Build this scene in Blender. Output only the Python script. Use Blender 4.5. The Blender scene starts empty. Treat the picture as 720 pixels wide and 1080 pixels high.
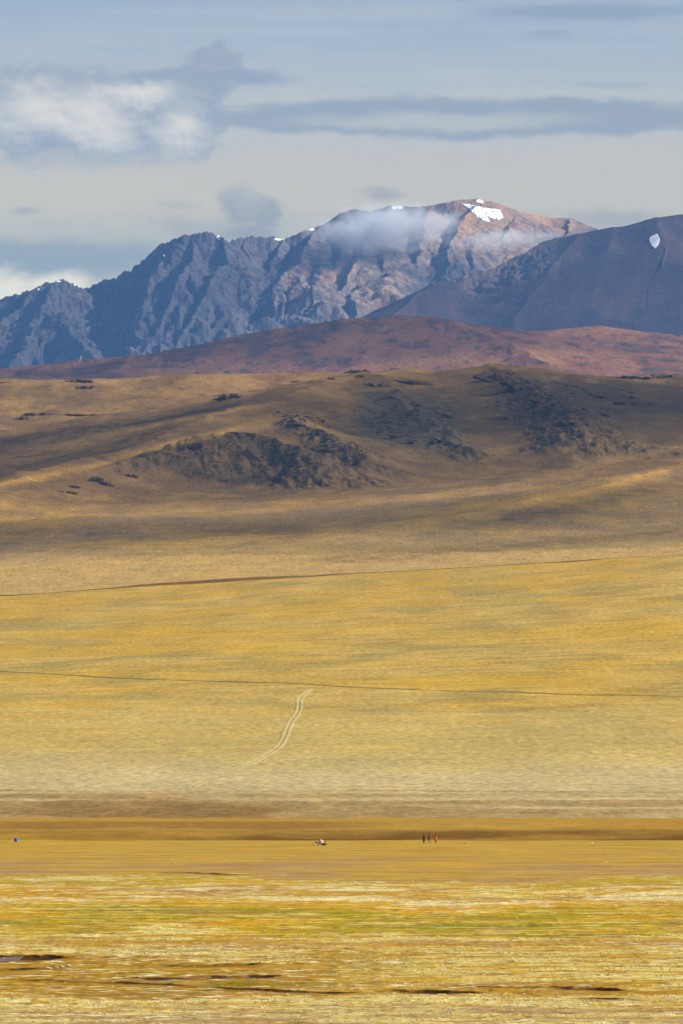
import bpy, bmesh, math, random
import numpy as np
from mathutils import Vector, Matrix
random.seed(7)
C = bpy.context.scene.collection
SC = bpy.context.scene

# ------------------------------------------------------------------ scale of the place
K = 1.332e-4            # radians per unit of bearing / elevation step used for laying the country out
HC, HROW, CX = 36.0, 695.0, 360.0
SUN_AZ, SUN_EL = 101.0, 30.0   # degrees clockwise from the view axis (+Y), above the horizon

def W(px, row, D):      # bearing step, elevation step, distance -> world
    return Vector(((px-CX)*K*D, D, HC+(HROW-row)*K*D))
def zrow(row, D): return HC+(HROW-row)*K*D
def dplain(row): return HC/((row-HROW)*K)

def lin(r, g, b, f=1.0):
    o = []
    for c in (r, g, b):
        c = c/255.0
        o.append((c/12.92 if c <= .04045 else ((c+.055)/1.055)**2.4)*f)
    return np.array(o)

# ------------------------------------------------------------------ noise
_rng = np.random.default_rng(3)
_perm = _rng.permutation(512).astype(np.int64)
_ang = _rng.random(512)*2*np.pi
_gx, _gy = np.cos(_ang), np.sin(_ang)
def gnoise(x, y, seed=0):
    xi = np.floor(x).astype(np.int64); yi = np.floor(y).astype(np.int64)
    fx = x-xi; fy = y-yi
    def g(ix, iy, dx, dy):
        h = _perm[(_perm[(ix+seed*37) & 511]+iy+seed*91) & 511]
        return _gx[h]*dx+_gy[h]*dy
    u = fx*fx*fx*(fx*(fx*6-15)+10); v = fy*fy*fy*(fy*(fy*6-15)+10)
    a = g(xi, yi, fx, fy); b = g(xi+1, yi, fx-1, fy)
    c = g(xi, yi+1, fx, fy-1); d = g(xi+1, yi+1, fx-1, fy-1)
    return ((a*(1-u)+b*u)*(1-v)+(c*(1-u)+d*u)*v)*1.5
def fbm(x, y, oct=5, seed=0, gain=.5, lac=2.03):
    s = 0; a = 1.0; t = 0
    for i in range(oct):
        s = s+a*gnoise(x, y, seed+i*3); t += a
        x = x*lac+17.3; y = y*lac+9.1; a *= gain
    return s/t
def ridged(x, y, oct=5, seed=0, gain=.5):
    s = 0; a = 1.0; t = 0
    for i in range(oct):
        s = s+a*(1-2*np.abs(gnoise(x, y, seed+i*3))); t += a
        x = x*2.03+7.3; y = y*2.03+3.1; a *= gain
    return s/t
def sstep(a, b, x):
    t = np.clip((x-a)/(b-a), 0, 1); return t*t*(3-2*t)
def mixc(A, B, m): return A*(1-m[..., None])+B*m[..., None]

# ------------------------------------------------------------------ tags and mesh helpers
def tag(o, label=None, cat=None, group=None, kind=None):
    if label: o['label'] = label
    if cat: o['category'] = cat
    if group: o['group'] = group
    if kind: o['kind'] = kind
    return o

def add_cols(me, cols, name='Col'):
    at = me.attributes.new(name, 'FLOAT_COLOR', 'POINT')
    c = np.ones((len(me.vertices), 4), np.float32); c[:, :3] = cols.reshape(-1, 3)
    at.data.foreach_set('color', c.ravel())

def grid_mesh(name, X, Y, Z, mat, cols=None, smooth=True):
    nr, nc = X.shape
    co = np.stack([X, Y, Z], -1).astype(np.float32).reshape(-1, 3)
    idx = np.arange(nr*nc).reshape(nr, nc)
    q = np.stack([idx[:-1, :-1], idx[:-1, 1:], idx[1:, 1:], idx[1:, :-1]], -1).reshape(-1, 4).astype(np.int32)
    return raw_mesh(name, co, q, mat, cols, smooth)

def raw_mesh(name, co, q, mat, cols=None, smooth=True, parent=None):
    me = bpy.data.meshes.new(name)
    n = len(q); k = q.shape[1]
    me.vertices.add(len(co)); me.vertices.foreach_set('co', np.asarray(co, np.float32).ravel())
    me.loops.add(n*k); me.loops.foreach_set('vertex_index', q.astype(np.int32).ravel())
    me.polygons.add(n); me.polygons.foreach_set('loop_start', np.arange(0, n*k, k, dtype=np.int32))
    me.polygons.foreach_set('use_smooth', np.full(n, smooth, bool))
    me.update(calc_edges=True)
    if cols is not None: add_cols(me, cols)
    me.materials.append(mat)
    o = bpy.data.objects.new(name, me); C.objects.link(o)
    if parent: o.parent = parent
    return o

def from_bm(name, bm, mat, parent=None, smooth=True):
    me = bpy.data.meshes.new(name); bm.to_mesh(me); bm.free()
    for p in me.polygons: p.use_smooth = smooth
    me.materials.append(mat)
    o = bpy.data.objects.new(name, me); C.objects.link(o)
    if parent: o.parent = parent
    return o

# ------------------------------------------------------------------ materials
class NB:
    def __init__(s, tree): s.t = tree; tree.nodes.clear()
    def n(s, typ, **kw):
        d = s.t.nodes.new(typ)
        for k, v in kw.items(): setattr(d, k, v)
        return d
    def put(s, sock, v):
        if isinstance(v, bpy.types.NodeSocket): s.t.links.new(v, sock)
        elif v is not None: sock.default_value = v
    def m(s, op, a, b=None, c=None, clamp=False):
        d = s.n('ShaderNodeMath', operation=op, use_clamp=clamp)
        s.put(d.inputs[0], a); s.put(d.inputs[1], b); s.put(d.inputs[2], c)
        return d.outputs[0]
    def mapr(s, v, a, b, c=0.0, d=1.0, smooth=True):
        r = s.n('ShaderNodeMapRange', interpolation_type='SMOOTHSTEP' if smooth else 'LINEAR')
        for i, q in enumerate((v, a, b, c, d)): s.put(r.inputs[i], q)
        return r.outputs[0]
    def noise(s, vec, scale, detail=4, rough=.5, dist=0.0):
        r = s.n('ShaderNodeTexNoise', noise_dimensions='3D')
        if vec is not None: s.put(r.inputs['Vector'], vec)
        r.inputs['Scale'].default_value = scale; r.inputs['Detail'].default_value = detail
        r.inputs['Roughness'].default_value = rough; r.inputs['Distortion'].default_value = dist
        return r.outputs['Fac']
    def xyz(s, x, y, z):
        r = s.n('ShaderNodeCombineXYZ'); s.put(r.inputs[0], x); s.put(r.inputs[1], y); s.put(r.inputs[2], z)
        return r.outputs[0]
    def mix(s, f, a, b, blend='MIX'):
        r = s.n('ShaderNodeMix', data_type='RGBA', blend_type=blend)
        s.put(r.inputs[0], f)
        for i, q in ((6, a), (7, b)):
            if not isinstance(q, bpy.types.NodeSocket): q = (*q, 1.0) if len(q) == 3 else tuple(q)
            s.put(r.inputs[i], q)
        return r.outputs[2]

def new_mat(name):
    m = bpy.data.materials.new(name); m.use_nodes = True
    return m, NB(m.node_tree)
def finish(nb, base, rough=1.0, bump=None, bdist=1.0, bstr=1.0, spec=0.0):
    p = nb.n('ShaderNodeBsdfPrincipled'); o = nb.n('ShaderNodeOutputMaterial')
    nb.put(p.inputs['Base Color'], base if isinstance(base, bpy.types.NodeSocket) else (*base, 1.0))
    nb.put(p.inputs['Roughness'], rough); p.inputs['Specular IOR Level'].default_value = spec
    if bump is not None:
        b = nb.n('ShaderNodeBump'); b.inputs['Strength'].default_value = bstr; b.inputs['Distance'].default_value = bdist
        nb.put(b.inputs['Height'], bump); nb.t.links.new(b.outputs[0], p.inputs['Normal'])
    nb.t.links.new(p.outputs[0], o.inputs['Surface'])

def terrain_mat(name, s1, s2, con1, con2, bdist, bstr, stretch=(1, 1, 1), grain=None):
    """albedo carried by the sheet's own colour attribute, broken up by two scales of noise."""
    m, nb = new_mat(name)
    tc = nb.n('ShaderNodeTexCoord'); mp = nb.n('ShaderNodeMapping'); mp.inputs['Scale'].default_value = stretch
    nb.t.links.new(tc.outputs['Object'], mp.inputs['Vector']); v = mp.outputs[0]
    at = nb.n('ShaderNodeAttribute', attribute_name='Col')
    n1 = nb.noise(v, s1, 5, .6); n2 = nb.noise(v, s2, 4, .62)
    f1 = nb.mapr(n1, .25, .75, 1-con1, 1+con1, False); f2 = nb.mapr(n2, .25, .75, 1-con2, 1+con2, False)
    f = nb.m('MULTIPLY', f1, f2)
    col = nb.mix(1.0, at.outputs['Color'], nb.xyz(f, f, f), 'MULTIPLY')
    if grain is not None:
        mg = nb.n('ShaderNodeMapping'); mg.inputs['Scale'].default_value = (grain[0], grain[1], 0)
        nb.t.links.new(tc.outputs['Object'], mg.inputs['Vector'])
        g = nb.mapr(nb.noise(mg.outputs[0], 1.0, 3, .7), .25, .75, 1-grain[2], 1+grain[2], False)
        col = nb.mix(1.0, col, nb.xyz(g, g, g), 'MULTIPLY')
    h = nb.m('ADD', n2, nb.m('MULTIPLY', n1, 1.5))
    finish(nb, col, 1.0, h, bdist, bstr)
    return m

def plain_mat(name, col, var=.25, scale=3.0, rough=.9, bdist=.02, spec=.2):
    m, nb = new_mat(name)
    tc = nb.n('ShaderNodeTexCoord')
    n = nb.noise(tc.outputs['Object'], scale, 5, .6)
    f = nb.mapr(n, .25, .75, 1-var, 1+var, False)
    finish(nb, nb.mix(1.0, tuple(col), nb.xyz(f, f, f), 'MULTIPLY'), rough, n, bdist, .6, spec)
    return m

# ------------------------------------------------------------------ the ground: wetland plain, alluvial slope, hills
F = 0.62      # how bright a surface's own colour is against how it looks in full sun here
ROW_T = np.array([ (1440, 2.3), (1500, 2.7), (2000, 9.0), (2500, 17.0), (3000, 28.0), (3500, 42.0), (4000, 58.0), (4500, 76.0), (5000, 95.0)])
HB = np.array([(5060, zrow(612, 5060)-3), (5600, zrow(597, 5600)), (6300, zrow(563, 6300)), (7000, zrow(533, 7000)),
               (7800, zrow(512, 7800)), (8500, zrow(498, 8500)), (9500, zrow(482, 9500)), (11500, zrow(500, 11500))])

CHAN = [  # winding channels: points (bearing, row), half width m, depth m
    ([(-160, 1013.5), (-40, 1012.5), (8, 1011.5), (24, 1009.5)], 5.5, .34),
    ([(-150, 1024), (-20, 1023), (20, 1022.5), (48, 1022)], 1.2, .17),
    ([(198, 1019), (220, 1018.4), (240, 1018.0), (256, 1017.6)], 1.6, .22),
    ([(172, 1032.5), (205, 1031.8), (240, 1031), (267, 1030.2)], 2.4, .22),
    ([(40, 1034), (140, 1037), (210, 1041), (270, 1044), (300, 1046), (360, 1047.5)], .8, .14),
    ([(436, 1045.6), (452, 1046.5), (470, 1047.5), (482, 1047.2)], 1.7, .32),
    ([(500, 1041), (570, 1041.5), (600, 1041.8)], .6, .06),
    ([(606, 1042.6), (618, 1043), (632, 1044), (638, 1044.6)], 1.6, .32),
    ([(624, 1053), (640, 1053)], 1.0, .2),
    ([(185, 920.3), (215, 921), (240, 922.6)], 1.3, .16),
]
def chan_fields(X, Y):
    dep = np.zeros_like(X); near = np.zeros_like(X); up = np.zeros_like(X); face = np.zeros_like(X)
    wob = fbm(X*.35, Y*.12, 3, 71)*1.3+fbm(X*1.3, Y*.35, 3, 72)*.9; cut = .25+.75*sstep(-.22, .12, fbm(X*.16, Y*.05, 3, 73))
    for pts, hw, d in CHAN:
        P = [((p-CX)*K*dplain(r), dplain(r)) for p, r in pts]
        best = np.full_like(X, 1e9); tt = np.zeros_like(X); sy = np.zeros_like(X); acc = 0
        L = sum(math.hypot(P[i+1][0]-P[i][0], P[i+1][1]-P[i][1]) for i in range(len(P)-1))
        for (ax, ay), (bx, by) in zip(P[:-1], P[1:]):
            l = math.hypot(bx-ax, by-ay)
            t = np.clip(((X-ax)*(bx-ax)+(Y-ay)*(by-ay))/(l*l), 0, 1)
            dd = np.hypot(X-ax-t*(bx-ax), Y-ay-t*(by-ay))
            m = dd < best; best = np.where(m, dd, best); sy = np.where(m, Y-ay-t*(by-ay), sy); tt = np.where(m, (acc+t*l)/L, tt); acc += l
        w = hw*(1+.25*np.minimum(wob, 1))
        e = best+wob*.5
        f = 1-sstep(w-.5, w+.15, e)
        dep = np.maximum(dep, f*d*cut); near = np.maximum(near, 1-sstep(w, w+2.5, e))
        fs = sstep(.1, .6, sy); lip = d*.6*cut*(.65+.8*np.clip(wob, -.4, .6))
        up = np.maximum(up, fs*lip*sstep(w-.4, w+.3, e)*np.exp(-np.maximum(e-w, 0)/9))
        face = np.maximum(face, fs*sstep(.3, .6, cut)*(1-sstep(w+.5, w+1.1, e))*sstep(w-1.2, w-.6, e))
    return dep, near, up, face

def base_z(X, D):
    z0 = np.zeros_like(X)
    wob = fbm(X*.02, D*.006, 3, 5)
    b1 = 1415+wob*10
    bank = 1.45*sstep(0, 16, D-b1)*(1+.25*fbm(X*.03, D*0, 3, 6))
    z = bank+.55*sstep(1448, 1456, D+wob*12)
    fan = np.interp(D, ROW_T[:, 0], ROW_T[:, 1])
    lat = np.clip((D-1800)/3200, 0, 1)**1.3
    fan = fan+np.clip(X, -400, 400)*.060*lat
    z = np.where(D > 1456, np.maximum(fan, z*0+2.3), z)
    return z

def plain_z(X, Y):
    z = base_z(X, Y)
    relief = sstep(1410, 1300, Y)
    z = z+(fbm(X*.08, Y*.05, 4, 11)*.09+fbm(X*.5, Y*.5, 3, 12)*.022)*(0.35+.65*relief)
    hum = ridged(X*.22, Y*.10, 3, 17)
    z = z+np.maximum(hum-.35, 0)*.22*sstep(1250, 1000, Y)
    dep, near, up, face = chan_fields(X, Y)
    return z-dep+up, dep, near, face

def ang_grid(p0, p1, nc, Ds, wide=0):
    px = np.linspace(p0, p1, nc)
    if wide:        # coarse wings on either side
        t = np.geomspace(4, wide, 45); px = np.concatenate([(p0-t)[::-1], px, p1+t])
    D, P = np.meshgrid(Ds, px, indexing='ij')
    return (P-CX)*K*D, D, P

def rowof(z, D): return HROW-(z-HC)/(K*D)

GOLD = lin(208, 166, 58, F); OCHRE = lin(192, 142, 34, F); MUST = lin(178, 156, 26, F); GREEN = lin(124, 132, 24, F)
PALE = lin(230, 210, 126, F); CREAM = lin(240, 226, 168, F); MAUVE = lin(172, 138, 98, F); BROWN = lin(118, 80, 34, F); DARKB = lin(78, 54, 28, F)
TAN = lin(196, 166, 104, F); GREYG = lin(160, 146, 92, F)

def zones(X, Y, R):
    n1 = fbm(X*.026, Y*.075, 4, 22); n2 = fbm(X*.075, Y*.17, 5, 23); n3 = fbm(X*.04, Y*.03, 4, 24); m2 = fbm(X*.03, Y*.13, 4, 28)
    r = R+fbm(X*.03, Y*.03, 4, 21)*5+fbm(X*.022, Y*.02, 4, 20)*17+n2*3
    return r, n1, n2, n3, m2

def build_plain():
    Ds = np.concatenate([np.linspace(100, 640, 110), np.linspace(641, 1000, 700), np.linspace(1000.8, 1380, 330)[1:], np.linspace(1381, 1500, 150)])
    X, Y, P = ang_grid(-170, 890, 760, Ds, 5000)
    Z, dep, near, face = plain_z(X, Y)
    R = HROW+HC/(K*Y)          # zone coordinate
    r, n1, n2, n3, m2 = zones(X, Y, R)
    wob = fbm(X*.035, Y*.012, 4, 21)
    col = np.broadcast_to(GOLD, X.shape+(3,)).copy()
    def band(a, b, s=2): return sstep(a-s, a+s, r)*(1-sstep(b-s, b+s, r))
    right = sstep(-8, 20, X)
    col = mixc(col, OCHRE, sstep(0, .3, n3)*.6)
    col = mixc(col, lin(184, 150, 74, F), sstep(880, 888, R)*(1-sstep(925, 940, R))*.6)
    col = mixc(col, lin(166, 146, 56, F), band(886, 930, 6)*sstep(.05, .3, m2)*.6)
    col = mixc(col, MAUVE, band(906, 927, 4)*sstep(-.2, .2, n1+n3*.6)*.9)
    col = mixc(col, MUST, band(927, 934)*sstep(-.3, .1, n1)*.9)
    col = mixc(col, PALE, band(933, 938.5, 1)*sstep(-.15, .05, n2+.4*n1)*.95)
    col = mixc(col, OCHRE, band(938.5, 943, 1)*.6)
    col = mixc(col, MAUVE, band(937, 944, 1)*sstep(.05, .25, n1)*.8)
    col = mixc(col, CREAM, band(943, 949.5, 1)*sstep(-.3, -.05, n2+n1*.6))
    col = mixc(col, lin(216, 160, 24, F), band(950, 962, 2)*.8)
    col = mixc(col, MUST, band(956, 986)*sstep(-.45, -.05, n1)*.9)
    col = mixc(col, GREEN, band(958, 988, 5)*sstep(.02, .28, n1+n3*.4)*.85)
    col = mixc(col, lin(216, 166, 28, F), band(955, 988)*sstep(.05, .25, -n1+.5*m2)*.85)
    col = mixc(col, PALE, band(952, 988)*sstep(.14, .28, n2-.3*m2)*.75)
    col = mixc(col, MAUVE, band(950, 988)*sstep(.12, .3, -n2+.5*m2)*.6)
    col = mixc(col, PALE, band(985.5, 992, 1)*sstep(-.2, .05, n2+.4*n1)*.95)
    col = mixc(col, MAUVE, band(992, 1000)*sstep(-.2, .15, n1)*.75)
    col = mixc(col, OCHRE, band(992, 1001)*sstep(.05, .25, -n1)*.8)
    col = mixc(col, PALE, band(1000, 1009, 1.5)*sstep(-.25, .05, n2)*.9)
    lowl = band(1009.5, 1048)
    col = mixc(col, OCHRE*.82, lowl*(1-right*.6)*sstep(-.5, -.1, n1)*.95)
    col = mixc(col, GREEN*.8, lowl*sstep(.1, .3, n2-.2*n1)*.75)
    col = mixc(col, PALE, band(1010, 1038)*right*sstep(-.2, .08, n2)*.9)
    col = mixc(col, OCHRE*.85, band(1038, 1048)*right*.8)
    col = mixc(col, PALE, band(1047, 1062, 1.5)*sstep(-.3, 0, n2+.3*n1)*.95)
    col = mixc(col, lin(200, 176, 120, F), sstep(1058, 1066, r)*.8)
    col = mixc(col, MAUVE, sstep(1055, 1064, r)*sstep(0, .25, -n2+.4*n1)*.7)
    col = mixc(col, PALE, sstep(1062, 1068, r)*sstep(.0, .2, n2)*.8)
    m1 = fbm(X*.08, Y*.2, 4, 27)
    col = mixc(col, MAUVE, sstep(.1, .3, m2-.3*n2)*sstep(890, 905, R)*(1-band(950, 988)*.7)*.5)
    col = mixc(col, lin(208, 176, 84, F), sstep(.05, .3, m1)*.35)
    col = mixc(col, OCHRE*.8, sstep(.12, .34, -m1+.3*m2)*.45)
    col = mixc(col, lin(214, 164, 50, F), sstep(.1, .3, -m2+.4*m1)*.4)
    m3 = fbm(X*.33, Y*.33, 4, 34); m4 = fbm(X*.6, Y*.4, 3, 36); nearz = sstep(925, 940, R)
    col = col*(1+nearz*(.30*m3+.26*m4))[..., None]
    col = mixc(col, lin(168, 142, 104, F), sstep(985, 1000, R)*sstep(.10, .32, m3+.3*m1)*(1-lowl*.7)*.6)
    col = mixc(col, lin(112, 88, 50, F), sstep(930, 1000, R)*sstep(.2, .36, m4-.3*m3)*.6)
    spk = fbm(X*.25, Y*.5, 3, 29)
    col = mixc(col, CREAM, sstep(985, 1000, r)*sstep(.16, .3, spk)*sstep(-.2, .2, n1)*.9)
    col = mixc(col, CREAM, band(925, 956)*sstep(.2, .34, spk)*.8)
    # dark sedge bank on the far side of the plain
    bk = sstep(1411, 1416, Y+wob*4)*(1-sstep(1428, 1452, Y+wob*16))
    col = mixc(col, BROWN*(.85+.5*n2[..., None]), bk*(.88-.3*sstep(-.1, .35, n1))*(.62+.38*sstep(-45, 15, X+60*n3)))
    ln = sstep(1446, 1450, Y+wob*10)*(1-sstep(1462, 1475, Y))
    col = mixc(col, BROWN, ln*sstep(20, -8, X)*.75)
    col = mixc(col, lin(164, 126, 62, F), sstep(1424, 1434, Y+wob*10)*.55)
    col = mixc(col, BROWN*1.3, near*.75)
    col = mixc(col, DARKB, np.maximum(sstep(.04, .15, dep), face))
    m = terrain_mat('wetland_turf', .7, 4.0, .18, .3, .08, .4, (.6, .6, 1))
    o = grid_mesh('ground', X, Y, Z, m, col)
    tag(o, 'marshy golden plain of grass and pale tussocks in front', 'ground', kind='structure')
    return Ds

def fan_z(X, Y):
    z = base_z(X, Y)
    z = z+fbm(X*.012, Y*.004, 4, 31)*1.2*sstep(1500, 2200, Y)
    # a shallow gully with a low bank on its near lip, beyond it the next terrace
    return z

def hills_z(X, Y):
    b = np.interp(Y, HB[:, 0], HB[:, 1])+X*.03*sstep(5100, 5700, Y)*(1-sstep(6200, 7200, Y))
    b = b+X*.05*(1-sstep(5060, 5700, Y))
    z = b+fbm(X*.004, Y*.0025, 5, 41)*9*sstep(5200, 6400, Y)
    sm = 9.0
    wx = fbm(X*.006, Y*.006, 4, 43)*38; wy = fbm(X*.006, Y*.006, 4, 44)*38
    rug = np.zeros_like(X)
    for pts, sl, rk in HLINES:
        h, d, t = line_h(X+wx, Y+wy, pts, sl)
        gul = ridged(t*.012+fbm(X*.01, Y*.01, 2, 45)*.7, d*.002, 3, 46)
        h = h-(1-gul)*np.minimum(d, 150)*.10*rk
        rug = np.maximum(rug, rk*.85*sstep(-9, 12, h-z+fbm(X*.02, Y*.012, 4, 51)*10))
        dd = np.clip((h-z)/sm, -12, 12)
        z = np.where(h-z > 12*sm, h, z+sm*np.log1p(np.exp(dd)))
    z = z+rug*((ridged((X*.97+Y*.24)*.035, (X*.24-Y*.97)*.012, 4, 47)-.3)*5+(ridged((X*.97+Y*.24)*.08, (X*.24-Y*.97)*.02, 3, 49)-.4)*3.5)+fbm(X*.05, Y*.05, 3, 48)*.9+fbm(X*.012, Y*.009, 4, 50)*3.5*sstep(6600, 7400, Y)
    return z, rug

def line_h(X, Y, pts, sl, asym=.0):
    """height of a ridge with this crest line: the crest's height less slope times distance."""
    best = np.full(X.shape, -1e9); bd = np.zeros(X.shape); bt = np.zeros(X.shape); acc = 0
    P = [W(*p) for p in pts]
    for a, b in zip(P[:-1], P[1:]):
        ex, ey = b.x-a.x, b.y-a.y; l2 = ex*ex+ey*ey; l = math.sqrt(l2)
        t = np.clip(((X-a.x)*ex+(Y-a.y)*ey)/l2, 0, 1)
        d = np.hypot(X-a.x-t*ex, Y-a.y-t*ey)
        side = ((X-a.x)*ey-(Y-a.y)*ex)/l      # + on the right of the way the line runs
        h = a.z+(b.z-a.z)*t-sl*d*(1+asym*np.clip(side/60, -1, 1))
        m = h > best
        best = np.where(m, h, best); bd = np.where(m, d, bd); bt = np.where(m, acc+t*l, bt); acc += l
    return best, bd, bt

HLINES = [
    ([(-260, 401, 9700), (-60, 399, 9600), (0, 401, 9600), (80, 400, 9550), (140, 398, 9600), (220, 395, 9600), (300, 394, 9650), (360, 394, 9600), (420, 392, 9500),
      (480, 391, 9400), (510, 390, 9250), (527, 387, 9150), (560, 390, 9300), (600, 394, 9400), (640, 397, 9500), (680, 397, 9500), (720, 395, 9500), (980, 390, 9500)], .13, 0),
    ([(440, 391, 9300), (350, 401, 8900), (270, 422, 8400), (180, 452, 7900), (90, 483, 7450), (0, 508, 7100), (-160, 543, 6700)], .22, 0),
    ([(60, 521, 7150), (110, 503, 7330), (180, 470, 7500), (235, 457, 7560), (272, 457, 7560), (305, 474, 7480), (346, 502, 7340)], .37, 1),
    ([(275, 440, 8250), (310, 443, 8150), (340, 459, 7950), (370, 475, 7780), (392, 488, 7640)], .44, 1),
    ([(372, 398, 9150), (400, 404, 8950), (430, 426, 8600), (458, 452, 8250), (490, 476, 7950)], .31, 1),
    ([(527, 387, 9150), (545, 402, 8850), (580, 426, 8450), (630, 454, 8050)], .31, 1),
    ([(560, 391, 9300), (620, 408, 9000), (680, 425, 8700), (760, 440, 8500), (900, 440, 8600)], .30, 1),
    ([(980, 440, 7500), (800, 472, 7200), (720, 491, 7000), (660, 505, 6800), (600, 520, 6620), (540, 533, 6450), (470, 546, 6300)], .12, 0),
]

GLIP = 5010
def fan_full(X, Y):
    z = fan_z(X, Y)
    lip = GLIP+fbm(X*.01, Y*0, 3, 55)*20
    z = z-sstep(0, 30, Y-lip)*6
    return z

def build_fan():
    Ds = np.concatenate([np.geomspace(1492, 4940, 620), np.linspace(4945, 5075, 60)])
    X, Y, P = ang_grid(-170, 890, 620, Ds, 2600)
    Z = fan_full(X, Y)
    R = rowof(base_z(X*0, Y), Y)
    Yt = Y-X*.9*np.clip((Y-2200)/2500, 0, 1)
    n0 = fbm(X*.009, Yt*.0028, 5, 61); n1 = fbm(X*.018, Yt*.006, 5, 62); n2 = fbm(X*.10, Y*.018, 4, 63); n3 = fbm(X*.006, Y*.0045, 3, 64)
    n4 = fbm(X*.014, Yt*.014, 4, 65); n5 = fbm(X*.03, Yt*.04, 4, 66)
    g = lin(202, 168, 84, F)
    tl = fbm(X*.004-Y*.0003, Y*.0052+X*.0012, 4, 67)
    col = np.broadcast_to(g, X.shape+(3,)).copy()
    col = mixc(col, lin(206, 164, 60, F), sstep(0, .3, n0)*.65)
    col = mixc(col, lin(208, 168, 58, F), sstep(-.05, .25, tl)*.7)
    col = mixc(col, lin(166, 148, 84, F), sstep(0, .3, n1+.6*n3-.3*tl)*.6)
    col = mixc(col, lin(214, 184, 106, F), sstep(.02, .25, n5-.3*n1)*.42)
    col = mixc(col, lin(150, 134, 80, F), sstep(.08, .3, n4*.6-n5)*.4)
    col = mixc(col, lin(212, 166, 52, F), sstep(.16, .34, n4+.5*tl)*.5)
    far = sstep(3000, 4600, Y)
    col = mixc(col, lin(208, 158, 50, F), far*sstep(-.4, .1, n0+tl)*.2)
    col = mixc(col, lin(204, 180, 112, F), (1-sstep(2100, 3000, Y+n0*700))*.55)
    # pale dry apron low on the slope, brown sedge at its foot
    rr = R+n0*16
    col = mixc(col, lin(204, 184, 134, F), sstep(785, 825, rr)*.8)
    bs = fbm(X*.012, Y*.035, 4, 68); brn = sstep(826, 850, R+n3*10+bs*34)*sstep(-.5, .1, bs+.25)
    col = mixc(col, lin(160, 128, 76, F)*(1+.6*n2[..., None]), brn*.75)
    col = mixc(col, lin(196, 176, 126, F), sstep(.02, .3, n1)*sstep(822, 832, R)*(1-sstep(862, 870, R))*.5)
    col = mixc(col, BROWN*1.1, sstep(.02, .2, n0-.15)*sstep(835, 850, R)*.5)
    col = mixc(col, OCHRE, sstep(862, 870, R)*.5)
    lip = GLIP+fbm(X*.01, Y*0, 3, 55)*20
    col = mixc(col, BROWN*1.2, sstep(-9, -2, Y-lip)*.4)
    m = terrain_mat('slope_grass', .03, .35, .14, .2, .8, .35, (1, .25, 1), (.45, .09, .34))
    o = grid_mesh('slope', X, Y, Z, m, col)
    tag(o, 'long golden grass slope rising gently to the hills', 'slope', kind='structure')
    return Ds

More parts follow.
